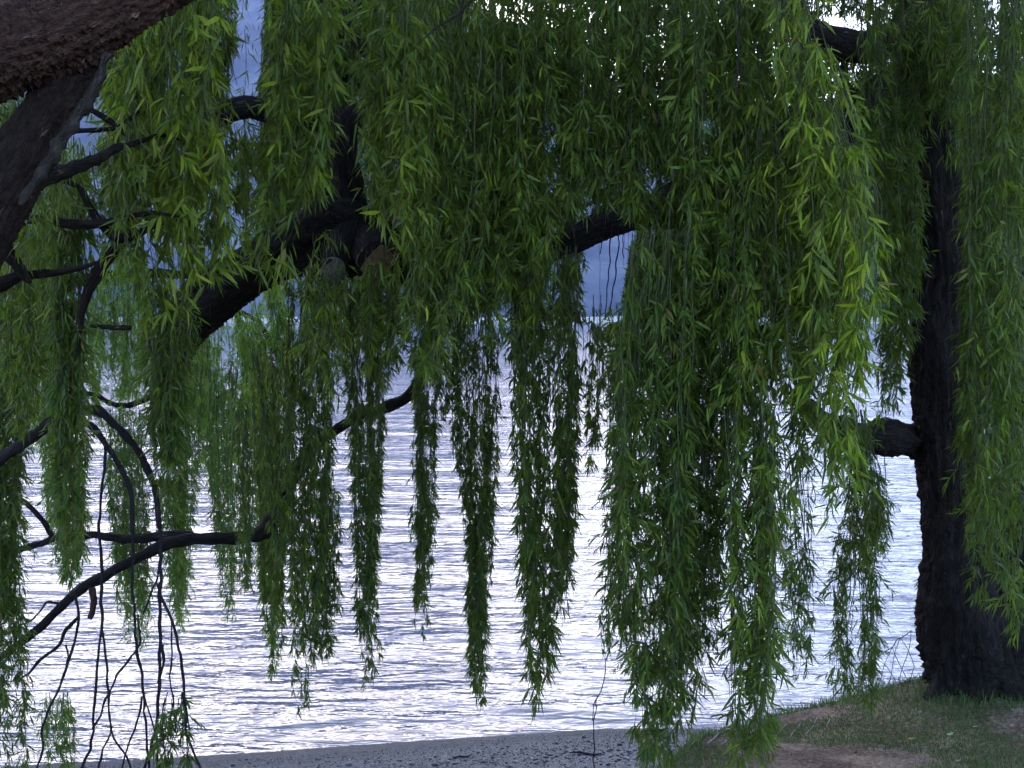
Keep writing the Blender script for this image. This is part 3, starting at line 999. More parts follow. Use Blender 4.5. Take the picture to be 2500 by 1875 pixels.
twigs(A, 'bare_twig', M_TWIG, [
    [(323, 1290, 5), (326, 1360, 5), (323, 1456, 4.5), (330, 1530, 4.5), (333, 1585, 5), (344, 1631, 5), (350, 1692, 4.5), (356, 1760, 4.5), (362, 1849, 4), (364, 1890, 4)],
    [(346, 1700, 3.5), (338, 1750, 3.5), (328, 1784, 3.5), (310, 1830, 3), (292, 1890, 3)],
    [(350, 1700, 3), (368, 1750, 3), (378, 1790, 3)],
    [(330, 1591, 4), (342, 1570, 4), (338, 1500, 3)]], 5.0)
twigs(A, 'bare_twig', M_TWIG, [
    [(184, 1440, 4), (192, 1513, 4.5), (180, 1574, 4.5), (162, 1631, 4.5), (140, 1690, 4.5), (117, 1736, 4.5), (101, 1784, 4.5), (105, 1827, 4), (84, 1890, 4)],
    [(160, 1575, 3), (167, 1600, 3), (161, 1640, 3)]], 5.05)
# thin pale twigs in the upper part
M_PALE_TWIG = M_BARK_PALE
twigs(A, 'pale_twig', M_PALE_TWIG, [[(1270, -40, 5), (1160, -10, 5), (1110, 40, 5), (1060, 70, 4), (1020, 110, 2.5)], [(1140, -30, 4), (1125, 20, 3), (1110, 60, 2)]], 4.4)

curtain(A, [(-120, 400, 150), (60, 400, 150), (250, 390, 145), (420, 420, 160), (560, 440, 150), (660, 440, 125), (760, 430, 60)], 4.55, 0.28, 0.088, 1.7, 0.60, 60, 101, (0.6, 1.0), single=110)
curtain(A, [(-120, 330, 70), (100, 300, 60), (300, 300, 55), (480, 300, 45), (600, 290, 30)], 4.9, 0.2, 0.078, 1.3, 0.2, 26, 102, (0.5, 1.0))
curtain(A, [(-120, 520, 60), (150, 520, 60), (350, 540, 60), (560, 560, 55), (700, 570, 40)], 4.9, 0.2, 0.080, 1.6, 0.30, 30, 103, (0.55, 1.0), single=20)
curtain(A, [(-120, 740, 110), (120, 740, 110), (330, 730, 110), (520, 690, 85), (680, 640, 50)], 4.75, 0.3, 0.086, 1.5, 0.42, 44, 104, (0.45, 1.0), single=60)
curtain(A, [(-120, 950, 120), (150, 960, 120), (350, 970, 110), (520, 960, 90), (640, 930, 55)], 4.9, 0.3, 0.082, 1.5, 0.38, 44, 105, (0.5, 1.0), single=50)
curtain(A, [(-120, 1130, 110), (150, 1140, 110), (400, 1120, 110), (620, 1090, 110), (780, 1060, 80), (900, 1030, 35)], 5.1, 0.3, 0.076, 1.6, 0.22, 46, 106, (0.55, 1.0), single=20)
# dark column by the left edge, hung on the near limb
curtain(A, [(430, 165, 40), (560, 165, 45), (800, 170, 45), (1000, 165, 40), (1200, 170, 36), (1350, 178, 28), (1430, 182, 12)], 4.6, 0.10, 0.056, 2.6, 0.0, 40, 107, (0.55, 1.0))
curtain(A, [(660, 400, 60), (760, 415, 75), (880, 408, 55), (1000, 405, 38), (1130, 408, 28), (1230, 410, 14)], 4.9, 0.12, 0.060, 2.3, -0.05, 40, 108, (0.6, 1.0))
curtain(A, [(-80, 40, 60), (20, 40, 50), (60, 30, 40)], 4.6, 0.3, 0.08, 1.3, 0.3, 14, 109, (0.7, 1.0))
curtain(A, [(180, 30, 45), (260, 30, 50), (330, 25, 45), (380, 10, 20)], 5.0, 0.2, 0.07, 1.4, 0.25, 16, 110, (0.6, 1.0))
curtain(A, [(560, 20, 40), (760, 30, 50), (1000, 20, 50), (1200, 10, 45), (1500, 10, 40), (1700, 15, 55), (1890, 20, 75)], 5.2, 0.15, 0.055, 2.4, 0.02, 44, 111, (0.6, 1.02))
curtain(A, [(300, 120, 60), (420, 110, 70), (560, 90, 70), (680, 80, 40)], 4.1, 0.25, 0.060, 0.8, 0.15, 20, 114, (0.5, 1.0))
curtain(A, [(560, 60, 70), (700, 60, 70), (900, 50, 60), (1080, 50, 30)], 4.9, 0.25, 0.058, 1.1, 0.2, 26, 115, (0.5, 1.0))
curtain(A, [(330, 300, 50), (480, 300, 50), (620, 310, 40), (720, 300, 20)], 4.4, 0.2, 0.070, 1.1, 0.35, 20, 116, (0.5, 1.0))
# dark sprig near the bottom of the bare twigs
curtain(A, [(1690, 432, 30), (1760, 428, 45), (1820, 425, 50), (1890, 430, 40)], 4.85, 0.08, 0.062, 0.95, -0.1, 12, 112, (0.7, 1.0), twig=M_TWIG)
curtain(A, [(330, 220, 45), (420, 230, 60), (560, 250, 60), (680, 250, 45)], 4.8, 0.25, 0.062, 0.9, 0.1, 22, 113, (0.5, 1.0))

# unseen canopy of this willow, added over and behind the camera to cast shade
def shade_crown(tree, n, seed, cx, cy, rx, ry, z0, slope, boughs):
    g = np.random.default_rng(seed)
    base = np.array(tree.location)
    x, y = g.uniform(cx - rx, cx + rx, n * 2), g.uniform(cy - ry, cy + ry, n * 2)
    z = z0 + slope * np.maximum(y - 3.0, 0) + g.random(n * 2) ** 1.5 * 3.0
    keep = (((x - cx) / rx) ** 2 + ((y - cy) / ry) ** 2 < 1) & (fbm(x * 0.7 + 20, y * 0.7 + 20, 61, 3) > 0.36)
    c = np.stack([x, y, z], -1)[keep][:n]
    m = len(c)
    d = norm(np.array([0, 0, -1.0]) + g.normal(0, 0.55, (m, 3)))
    w = norm(np.cross(d, g.normal(size=d.shape)))
    L = g.uniform(0.12, 0.20, m)
    hw = w * (L * 0.11)[:, None]
    lv = np.stack([c, c + d * (L * .4)[:, None] + hw, c + d * L[:, None], c + d * (L * .4)[:, None] - hw], 1).reshape(-1, 3) - base
    link('shade_crown', mesh_np('shade_crown', lv, [np.arange(m)[:, None] * 4 + np.array([[0, 1, 2, 3]])], M_LEAF), tree, kind='stuff', young=0.1)
    mb = MB()
    for q, path in enumerate(boughs):
        tube(mb, np.array(path), 12, 0.1, 0.08, 70 + q, 0.04)
    mb.build('shade_crown_bough', M_BARK, tree, base)


shade_crown(A, 24000, 66, -0.5, -0.9, 9.0, 7.2, 5.1, 0.30, [
    [(-3.6, 3.2, 3.9, .12), (-3.0 + (ex + 3) * .35, 3.0 + (ey - 3) * .3, 5.3, .09), (-3.0 + (ex + 3) * .7, 3.0 + (ey - 3) * .7, 6.2, .06), (ex, ey, 6.6, .02)]
    for ex, ey in ((-5, -3), (-1.5, -5), (2.5, -4), (5.5, -1), (4.0, 2.2), (1.0, 0.5))])

# ================================================================== willow by the bank, right
B0 = P(2345, 1715, 6.8)
B = thing('willow_tree', 'willow with a dark rough trunk standing on the grassy bank beside the lake', 'tree', tuple(B0))
mb = MB()
tp = px_path([(2375, 1790, 150), (2360, 1730, 122), (2350, 1660, 104), (2342, 1570, 90), (2338, 1420, 80), (2332, 1250, 76), (2318, 1090, 78), (2312, 980, 76), (2312, 850, 72), (2310, 650, 66), (2300, 450, 62), (2292, 280, 62), (2275, 100, 58), (2262, -120, 52), (2250, -420, 42), (2230, -800, 26)], 6.8)
tube(mb, tp, 72, 0.026, 0.06, 21, 0.10, lobes=lambda s: 0.22 * np.exp(-s * 14))
mb.build('trunk', M_BARK, B, B0)
limb(B, [(2400, 1770, 120, 6.75), (2440, 1690, 90, 6.8), (2470, 1560, 70, 6.9), (2490, 1400, 62, 7.0), (2505, 1150, 58, 7.1), (2540, 800, 52, 7.2), (2590, 300, 44, 7.3), (2620, -200, 30, 7.3)], 'stem', M_BARK, None, 48, 0.022, 0.08, 22, 0.10)
limb(B, [(2385, 1480, 60, 6.85), (2410, 1600, 78, 6.8), (2440, 1690, 80, 6.72), (2490, 1760, 60, 6.6), (2560, 1820, 30, 6.5)], 'root', M_BARK, None, 40, 0.02, 0.10, 42, 0.10)
limb(B, [(2310, 1610, 33.0, 6.75), (2290, 1690, 27.7, 6.66), (2262, 1740, 17.2, 6.58), (2235, 1765, 6.6, 6.5)], 'root', M_BARK, None, 28, 0.02, 0.10, 43, 0.10)
limb(B, [(2375, 1640, 39.6, 6.7), (2385, 1710, 29.0, 6.58), (2380, 1765, 14.5, 6.45), (2372, 1800, 5.3, 6.35)], 'root', M_BARK, None, 28, 0.02, 0.10, 44, 0.10)
limb(B, [(2330, 1090, 66, 7.0), (2240, 1076, 48, 6.86), (2150, 1068, 38, 6.72), (2080, 1060, 33, 6.6), (2020, 1040, 27, 6.55), (1970, 990, 20, 6.5)], 'limb', M_BARK, None, 32, 0.02, 0.14, 23, 0.14)
limb(B, [(2290, 180, 62, 6.8), (2150, 240, 58, 6.75), (2000, 320, 54, 6.7), (1750, 440, 48, 6.6), (1620, 505, 36, 6.55), (1490, 545, 32, 6.5), (1380, 590, 34, 6.45), (1250, 620, 38, 6.4), (1100, 640, 46, 6.35), (990, 640, 56, 6.3), (890, 605, 78, 6.25), (810, 585, 84, 6.2), (730, 600, 66, 6.15), (650, 635, 60, 6.1), (570, 690, 58, 6.05), (490, 750, 56, 6.0), (440, 830, 44, 6.0), (415, 930, 30, 6.0), (405, 1030, 18, 6.0), (400, 1110, 9, 6.0)], 'limb', M_BARK, None, 48, 0.018, 0.10, 24, 0.10)
# sawn stumps on the knot of the limb
def cut_disc(parent, base, c, nrm, r, mat, squash=1.0):
    nrm = norm(np.array(nrm, float)[None])[0]
    a = norm(np.cross(nrm, [0.3, 0.1, 1.0])[None])[0]
    b = np.cross(nrm, a)
    th = np.linspace(0, 2 * math.pi, 20, endpoint=False)
    g = np.random.default_rng(int(abs(c[0]) * 1000))
    rad = r * (1 + 0.06 * np.sin(3 * th + 1) + 0.03 * g.normal(size=20))
    ring = c + (np.cos(th) * rad)[:, None] * a + (np.sin(th) * rad * squash)[:, None] * b
    v = np.vstack([ring, ring - nrm * 0.012, c[None] + nrm * 0.003])
    i = np.arange(20)
    q = np.stack([i, (i + 1) % 20, (i + 1) % 20 + 20, i + 20], -1)
    t = np.stack([np.full(20, 40), i, (i + 1) % 20], -1)
    return link('cut_face', mesh_np('cut_face', v - base, [q[:, ::-1], t], mat), parent)


s1 = limb(B, [(850, 555, 46, 6.15), (828, 610, 40, 6.0), (814, 660, 34, 5.88)], 'stump', M_BARK, None, 24, 0.015, 0.08, 26, 0.05)
e1 = P(813, 665, 5.87)
cut_disc(s1, B0, e1, (-0.25, -0.75, -0.45), 34 * 5.87 / FPX, M_CUT_GREY, 1.2)
s2 = limb(B, [(900, 600, 66, 6.25), (910, 622, 56, 6.0), (917, 638, 46, 5.86)], 'stump', M_BARK, None, 24, 0.015, 0.06, 27, 0.04)
e2 = P(918, 640, 5.852)
cut_disc(s2, B0, e2, (0.05, -1, -0.15), 44 * 5.85 / FPX, M_CUT)
fork = limb(B, [(868, 560, 46, 6.2), (850, 470, 40, 6.15), (838, 390, 37, 6.1), (838, 330, 38, 6.1), (842, 285, 36, 6.1)], 'branch', M_BARK, None, 26, 0.018, 0.06, 28, 0.05)
limb(B, [(845, 300, 34, 6.1), (790, 288, 30, 6.1), (720, 292, 30, 6.08), (650, 272, 27, 6.05), (600, 262, 26, 6.0), (545, 278, 25, 6.0), (490, 302, 24, 6.0), (455, 335, 18, 6.0), (420, 345, 10, 6.0)], 'branch', M_BARK, None, 24, 0.018, 0.08, 29, 0.05)
limb(B, [(843, 305, 34, 6.1), (870, 280, 28, 6.1), (905, 262, 24, 6.12), (950, 232, 20, 6.15), (1010, 200, 17, 6.2), (1090, 120, 13, 6.2), (1150, -60, 9, 6.2)], 'branch', M_BARK, None, 20, 0.018, 0.08, 30, 0.05)
limb(B, [(486, 310, 15), (490, 265, 13), (485, 210, 12), (470, 120, 10), (470, 0, 7)], 'branch', M_BARK, 6.0, 14, 0.02, 0.1, 31, 0.04)
limb(B, [(800, -60, 16), (835, 40, 15), (870, 100, 14), (912, 150, 13), (960, 215, 12)], 'branch', M_BARK, 5.6, 14, 0.02, 0.1, 32, 0.04)
limb(B, [(860, -40, 20), (900, 20, 18), (925, 60, 15), (935, 90, 10)], 'branch', M_BARK, 5.7, 14, 0.02, 0.1, 33, 0.04)
limb(B, [(2280, 20, 40, 6.8), (2150, 110, 38, 6.75), (2050, 105, 36, 6.7), (1985, 85, 36, 6.65), (1940, 30, 32, 6.6), (1900, -80, 26, 6.5)], 'limb', M_BARK, None, 24, 0.02, 0.07, 34, 0.05)
limb(B, [(1900, 350, 18), (1875, 470, 16), (1858, 560, 15), (1846, 660, 13), (1832, 750, 11), (1815, 830, 6)], 'branch', M_BARK, 6.4, 14, 0.02, 0.08, 35, 0.04)
limb(B, [(1000, 650, 19.2, 7.0), (1040, 720, 16.0, 7.0), (1055, 820, 14.4, 7.0), (1035, 910, 13.6, 7.0), (995, 968, 13.6, 7.0), (945, 993, 13.6, 7.0), (870, 1020, 12.0, 7.0), (780, 1080, 14.4, 7.0), (715, 1160, 20.8, 7.0), (680, 1230, 24, 6.7), (652, 1295, 19, 6.25)], 'limb', M_BARK, None, 20, 0.02, 0.08, 36, 0.05)
limb(B, [(690, 1200, 19.7, 6.25), (650, 1290, 18.0, 6.2), (590, 1312, 15.6, 6.2), (480, 1316, 14.8, 6.15), (430, 1322, 14.8, 6.12), (393, 1334, 13.9, 6.1), (306, 1377, 12.3, 6.05), (245, 1412, 13.1, 6.0), (197, 1438, 12.3, 6.0), (144, 1486, 10.7, 6.0), (100, 1530, 10.7, 6.0), (44, 1574, 9.0, 6.0), (-20, 1620, 7.4, 6.0)], 'low_branch', M_BARK, None, 18, 0.018, 0.09, 37, 0.05)
limb(B, [(500, 1318, 12.3), (440, 1305, 12.3), (367, 1312, 11.5), (300, 1316, 10.7), (240, 1307, 9.0), (180, 1308, 7.4), (131, 1316, 7.4), (90, 1330, 7.4), (50, 1342, 6.6), (0, 1370, 4.9)], 'low_branch', M_BARK, 6.2, 14, 0.018, 0.09, 38, 0.05)
limb(B, [(0, 1198, 5.7), (57, 1224, 6.6), (105, 1272, 6.6), (131, 1316, 6.6)], 'low_branch', M_BARK, 6.2, 10, 0.02, 0.1, 39, 0.03)
limb(B, [(224, 1435, 9), (229, 1470, 8), (225, 1495, 8), (219, 1510, 6)], 'broken_stub', M_BARK_RED, 5.95, 10, 0.012, 0.1, 40, 0.04)
twigs(B, 'bare_twig', M_TWIG, [[(192, 1505, 5), (176, 1522, 7), (157, 1541, 7), (150, 1565, 6), (131, 1587, 6), (105, 1605, 5.5), (83, 1628, 5.5), (70, 1645, 4), (39, 1661, 3)], [(144, 1473, 4), (114, 1469, 4), (100, 1490, 3.5), (80, 1512, 3), (52, 1526, 2.5)]], 6.0)
twigs(B, 'bare_twig', M_TWIG, [[(1500, 1480, 1.8), (1490, 1560, 1.8), (1478, 1640, 1.8), (1466, 1690, 1.9), (1455, 1710, 1.8), (1450, 1780, 1.8), (1448, 1900, 1.8)], [(1466, 1690, 1.5), (1449, 1722, 1.5), (1446, 1760, 1.2)]], 6.4, 4)
twigs(B, 'bare_twig', M_TWIG, [[(2110, 1110, 1.6), (2118, 1170, 1.5), (2125, 1235, 1.2)], [(2140, 1105, 1.6), (2148, 1160, 1.5), (2150, 1230, 1.2)], [(2160, 1105, 1.5), (2162, 1180, 1.3), (2170, 1220, 1.0)]], 6.6, 4)
twigs(B, 'bare_twig', M_TWIG, [[(1495, 545, 2), (1490, 640, 2), (1482, 700, 1.8), (1478, 780, 1.6)], [(1512, 545, 2), (1508, 620, 2), (1500, 690, 2), (1488, 770, 1.6)], [(1478, 550, 1.8), (1470, 590, 1.6), (1465, 620, 1.4)], [(1526, 545, 1.4), (1522, 600, 1.4), (1524, 630, 1.2)]], 6.4, 4)
twigs(B, 'pale_twig', M_PALE_TWIG, [[(1805, -60, 3), (1804, 60, 3), (1800, 160, 3), (1800, 240, 2)], [(1800, 165, 2.5), (1790, 200, 2.2), (1783, 230, 1.6)], [(1803, 160, 2.2), (1815, 185, 2), (1828, 210, 1.6)]], 4.6)
twigs(B, 'pale_twig', M_PALE_TWIG, [[(1910, -60, 4), (1930, 10, 4), (1945, 50, 3.6), (1955, 90, 3), (1963, 140, 2)], [(1935, 20, 3), (1965, 60, 3), (1990, 95, 3), (2020, 130, 2.5), (2040, 180, 2)], [(1895, -50, 3), (1908, 20, 2.6), (1920, 80, 2)]], 4.6)

shade_crown(B, 24000, 67, 1.6, 6.9, 6.2, 2.6, 5.3, 0.26, [  # unseen top of the bank willow, added for the shade it throws
    [(2.6, 6.8, 5.2, .13), (2.6 + (ex - 2.6) * .35, 6.8, 6.2, .09), (2.6 + (ex - 2.6) * .7, 6.8 + (ey - 6.8) * .7, 6.9, .06), (ex, ey, 7.2, .02)]
    for ex, ey in ((-3.6, 6.5), (-1.0, 7.6), (0.8, 5.6), (5.6, 6.0), (4.4, 8.2))])
# front curtains of this willow
curtain(B, [(-120, 1330, 120), (150, 1330, 120), (380, 1320, 110), (560, 1330, 90), (700, 1350, 60)], 5.2, 0.3, 0.076, 1.8, 0.20, 46, 201, (0.55, 1.0), single=20)
curtain(B, [(-120, 1540, 120), (150, 1540, 120), (380, 1520, 120), (500, 1560, 90), (620, 1600, 50)], 5.2, 0.3, 0.074, 1.8, 0.15, 46, 202, (0.6, 1.0), single=16)
curtain(B, [(-120, 1760, 130), (150, 1770, 130), (400, 1760, 130), (700, 1740, 130), (900, 1720, 120), (1050, 1720, 100)], 5.0, 0.3, 0.078, 2.1, 0.22, 70, 203, (0.5, 1.0), single=40)
curtain(B, [(-60, 1930, 60), (120, 1960, 80), (300, 2010, 105), (480, 2060, 105), (650, 2065, 95), (800, 2055, 85), (1000, 2040, 75), (1150, 2045, 65), (1270, 2050, 25)], 4.65, 0.22, 0.086, 1.8, 0.74, 60, 204, (0.5, 1.0), single=70)
curtain(B, [(300, 1880, 80), (500, 1900, 100), (700, 1900, 110), (900, 1890, 110), (1080, 1880, 100), (1250, 1870, 90), (1350, 1850, 60)], 4.9, 0.25, 0.078, 1.5, 0.32, 50, 205, (0.55, 1.0), single=40)
curtain(B, [(560, 1620, 90), (750, 1600, 110), (950, 1590, 110), (1150, 1590, 105), (1350, 1590, 105), (1500, 1600, 90), (1650, 1600, 65), (1780, 1595, 45), (1890, 1590, 60)], 4.9, 0.25, 0.070, 2.2, 0.10, 90, 206, (0.6, 1.02), single=30)
curtain(B, [(650, 1740, 80), (900, 1720, 85), (1200, 1710, 80), (1400, 1700, 75), (1550, 1690, 60), (1700, 1670, 40), (1790, 1665, 22)], 5.1, 0.2, 0.068, 2.0, 0.08, 60, 207, (0.6, 1.0), single=10)
curtain(B, [(1000, 1830, 75), (1200, 1830, 65), (1400, 1835, 68), (1550, 1835, 65), (1680, 1830, 50), (1790, 1835, 42), (1900, 1840, 45)], 4.75, 0.16, 0.076, 1.9, 0.30, 54, 208, (0.6, 1.02), single=40)
curtain(B, [(1080, 1930, 55), (1250, 1940, 45), (1400, 1950, 36), (1520, 1955, 30), (1620, 1950, 22), (1680, 1945, 10)], 5.3, 0.15, 0.060, 0.85, 0.1, 22, 209, (0.6, 1.0))
curtain(B, [(1000, 2095, 20), (1130, 2105, 35), (1230, 2110, 50), (1320, 2090, 60), (1420, 2075, 62), (1500, 2080, 60)], 6.3, 0.15, 0.066, 1.5, -0.1, 34, 210, (0.6, 1.0))
curtain(B, [(1180, 2140, 35), (1280, 2140, 38), (1360, 2135, 25)], 6.1, 0.12, 0.070, 1.2, 0.3, 14, 211, (0.6, 1.0))
curtain(B, [(1350, 2065, 30), (1500, 2055, 26), (1620, 2058, 24), (1700, 2068, 14)], 6.3, 0.08, 0.064, 1.4, 0.0, 16, 212, (0.75, 1.0))
curtain(B, [(1350, 2125, 30), (1500, 2118, 24), (1620, 2120, 26), (1730, 2115, 18)], 6.3, 0.08, 0.066, 1.4, 0.0, 16, 213, (0.75, 1.0))
curtain(B, [(900, 1515, 35), (1050, 1510, 32), (1200, 1500, 28), (1350, 1495, 26), (1500, 1505, 26), (1620, 1545, 20), (1720, 1570, 12)], 5.3, 0.12, 0.056, 0.9, 0.05, 24, 214, (0.6, 1.0))
curtain(B, [(-120, 2200, 110), (100, 2190, 110), (250, 2180, 80), (420, 2190, 60), (600, 2200, 55), (800, 2195, 52), (950, 2170, 40), (1030, 2160, 18)], 5.9, 0.2, 0.070, 2.0, 0.10, 50, 215, (0.55, 1.0))
curtain(B, [(-120, 2330, 90), (100, 2330, 90), (260, 2330, 70), (360, 2345, 40), (430, 2350, 20)], 5.8, 0.25, 0.074, 1.6, 0.18, 34, 216, (0.5, 1.0))
curtain(B, [(-120, 2450, 110), (200, 2440, 95), (500, 2430, 80), (700, 2425, 75), (900, 2430, 75), (1100, 2440, 75), (1300, 2450, 70), (1450, 2470, 50), (1580, 2480, 25)], 5.2, 0.3, 0.072, 1.7, 0.20, 70, 217, (0.55, 1.0), single=34)
curtain(B, [(400, 2400, 45), (700, 2385, 40), (950, 2390, 45), (1150, 2380, 40), (1330, 2390, 38), (1480, 2410, 22)], 5.5, 0.2, 0.068, 1.3, 0.25, 34, 218, (0.55, 1.0))
curtain(B, [(1340, 2262, 10), (1450, 2262, 14), (1540, 2262, 12), (1580, 2262, 5)], 7.6, 0.08, 0.055, 1.3, 0.8, 8, 219, (0.7, 1.0))
curtain(B, [(180, 1240, 90), (400, 1240, 110), (600, 1250, 115), (760, 1230, 85), (850, 1210, 40)], 5.3, 0.2, 0.066, 1.7, 0.15, 44, 221, (0.6, 1.0), single=10)
curtain(B, [(380, 1060, 70), (560, 1050, 80), (720, 1040, 75), (860, 1030, 50), (930, 1020, 20)], 5.4, 0.2, 0.066, 1.4, 0.2, 34, 222, (0.6, 1.0), single=10)
curtain(B, [(560, 800, 40), (700, 800, 60), (850, 790, 55), (960, 800, 30)], 5.5, 0.15, 0.064, 1.3, 0.3, 24, 223, (0.6, 1.0))
curtain(B, [(600, 930, 50), (760, 940, 60), (900, 930, 45), (960, 930, 20)], 5.5, 0.15, 0.064, 1.3, 0.25, 24, 224, (0.6, 1.0))
# ropes hanging in the middle, over the water
ROPES = [
    ([(650, 760, 60), (850, 755, 65), (1100, 760, 62), (1300, 757, 55), (1450, 742, 38), (1580, 740, 30), (1670, 742, 14)], 6.2, 0.14, 0.060, 2.0, 0.12, 44),
    ([(1200, 800, 35), (1400, 800, 30), (1520, 796, 24), (1620, 800, 12)], 6.25, 0.08, 0.056, 1.7, -0.05, 16),
    ([(650, 870, 60), (800, 880, 60), (1000, 890, 52), (1150, 895, 40), (1300, 893, 30), (1500, 893, 28), (1600, 897, 22), (1690, 900, 10)], 6.4, 0.12, 0.058, 2.1, -0.05, 40),
    ([(820, 1040, 60), (950, 1040, 40), (1100, 1040, 32), (1300, 1036, 27), (1450, 1035, 22), (1560, 1035, 12)], 6.6, 0.10, 0.056, 1.8, -0.1, 28),
    ([(850, 1090, 30), (950, 1092, 24), (1020, 1094, 10)], 6.6, 0.06, 0.062, 1.0, -0.1, 8),
    ([(780, 1160, 75), (950, 1165, 70), (1100, 1165, 65), (1250, 1170, 40), (1400, 1170, 30), (1550, 1165, 27), (1680, 1165, 20), (1750, 1170, 8)], 6.5, 0.12, 0.058, 2.1, -0.05, 44),
    ([(600, 1330, 95), (800, 1330, 95), (1000, 1330, 90), (1200, 1330, 80), (1350, 1325, 68), (1480, 1320, 52), (1600, 1310, 36), (1690, 1305, 24), (1740, 1300, 10)], 5.6, 0.18, 0.070, 2.1, 0.12, 64),
    ([(950, 1385, 30), (1200, 1385, 28), (1400, 1372, 20), (1540, 1360, 10)], 5.7, 0.08, 0.062, 1.3, 0.1, 14),
    ([(720, 1450, 30), (900, 1445, 34), (1050, 1440, 26), (1180, 1435, 12)], 6.0, 0.15, 0.058, 1.0, 0.25, 16),
    ([(900, 660, 60), (1100, 660, 50), (1250, 665, 36), (1400, 662, 32), (1520, 668, 26), (1640, 668, 16)], 6.6, 0.14, 0.052, 1.7, 0.20, 36),
    ([(1000, 596, 26), (1150, 600, 26), (1300, 598, 20), (1400, 596, 14), (1460, 594, 8)], 5.9, 0.12, 0.056, 1.6, 0.15, 24),
    ([(850, 650, 50), (1000, 672, 44), (1150, 676, 34), (1300, 678, 24), (1400, 680, 12)], 5.9, 0.14, 0.058, 1.6, 0.15, 28),
    ([(1640, 745, 40), (1700, 745, 36), (1740, 740, 20)], 6.2, 0.06, 0.050, 0.35, 0.0, 5),
    ([(1450, 1470, 20), (1550, 1478, 14), (1600, 1480, 6)], 6.4, 0.06, 0.050, 0.7, 0.0, 5),
]
for k, (pr, dep, dth, L, cov, yg, ns) in enumerate(ROPES):
    curtain(B, pr, dep, dth, L, cov, yg, ns, 300 + k, (0.62, 1.0), spread=0.5)
for k, (xc, hw, yb) in enumerate([(300, 90, 560), (430, 90, 640), (520, 50, 420), (700, 80, 560), (860, 80, 460)]):
    curtain(B, [(-140, xc, hw), (yb * 0.6, xc, hw * 0.95), (yb, xc - 10, hw * 0.4)], 6.7, 0.3, 0.070, 1.5, 0.1, 34, 380 + k, (0.55, 1.0))
for k, (xc, hw, yb) in enumerate([(1440, 100, 430), (1640, 110, 420), (1240, 90, 380)]):
    curtain(B, [(-140, xc, hw), (yb * 0.6, xc, hw * 0.95), (yb, xc - 10, hw * 0.4)], 6.5, 0.3, 0.070, 1.4, 0.1, 30, 390 + k, (0.55, 1.0))
# the deep upper mass behind
for k, (xc, hw, yb, dep, yg) in enumerate([(700, 130, 720, 6.9, .1), (930, 150, 880, 7.0, .05), (1130, 140, 930, 7.0, .05), (1340, 130, 900, 6.9, 0.0), (1560, 130, 1050, 7.0, .05), (1760, 140, 1180, 7.0, .05), (1960, 130, 950, 7.1, .1), (2160, 110, 820, 7.3, 0.05), (2420, 130, 1250, 7.4, 0.0)]):
    curtain(B, [(-140, xc, hw), (yb * 0.5, xc, hw), (yb * 0.8, xc - 10, hw * 0.8), (yb, xc - 15, hw * 0.35)], dep, 0.35, 0.070, 2.1, yg, 60, 340 + k, (0.6, 1.0))
curtain(B, [(560, 1590, 60), (640, 1575, 45), (740, 1560, 40), (850, 1540, 40), (980, 1500, 30)], 6.2, 0.2, 0.066, 1.1, 0.15, 20, 360, (0.6, 1.0))

# ================================================================== background willow over the water, left
C0 = np.array([-7.4, 10.5, 0.35])
C = thing('willow_tree', 'paler yellow-green willow leaning out over the water behind the left hand boughs', 'tree', tuple(C0))
mb = MB()
tube(mb, np.array([(-7.5, 10.5, -0.1, 0.26), (-7.3, 10.5, 0.6, 0.18), (-6.6, 10.3, 1.6, 0.14), (-5.7, 10.1, 2.6, 0.11), (-4.6, 10.0, 3.2, 0.07), (-3.4, 9.8, 3.42, 0.045), (-2.4, 9.6, 3.35, 0.025), (-1.8, 9.5, 3.2, 0.012)]), 22, 0.04, 0.06, 51, 0.05)
mb.build('trunk', M_BARK, C, C0)
limb(C, [(-300, 900, 22), (0, 770, 13), (120, 735, 9), (220, 800, 7), (272, 792, 6), (310, 830, 4)], 'branch', M_BARK, 9.6, 10, 0.04, 0.1, 52, 0.03)
limb(C, [(-300, 930, 22), (60, 1000, 9), (210, 962, 6), (270, 985, 6), (310, 990, 7), (365, 970, 7), (420, 930, 5)], 'branch', M_BARK, 9.6, 10, 0.04, 0.1, 53, 0.03)
limb(C, [(420, 780, 9), (440, 900, 10), (490, 1005, 10), (520, 985, 11), (560, 960, 8)], 'branch', M_BARK, 9.4, 10, 0.04, 0.1, 54, 0.03)
limb(C, [(640, 800, 7), (690, 880, 12), (722, 952, 13), (760, 1000, 9)], 'branch', M_BARK_PALE, 8.8, 10, 0.04, 0.1, 55, 0.03)
limb(C, [(420, 770, 6), (520, 752, 7), (590, 764, 6), (640, 790, 4)], 'branch', M_BARK, 9.2, 8, 0.04, 0.1, 56, 0.03)
limb(C, [(220, 795, 5), (280, 800, 6), (320, 800, 7)], 'branch', M_BARK, 9.0, 8, 0.04, 0.1, 57, 0.03)
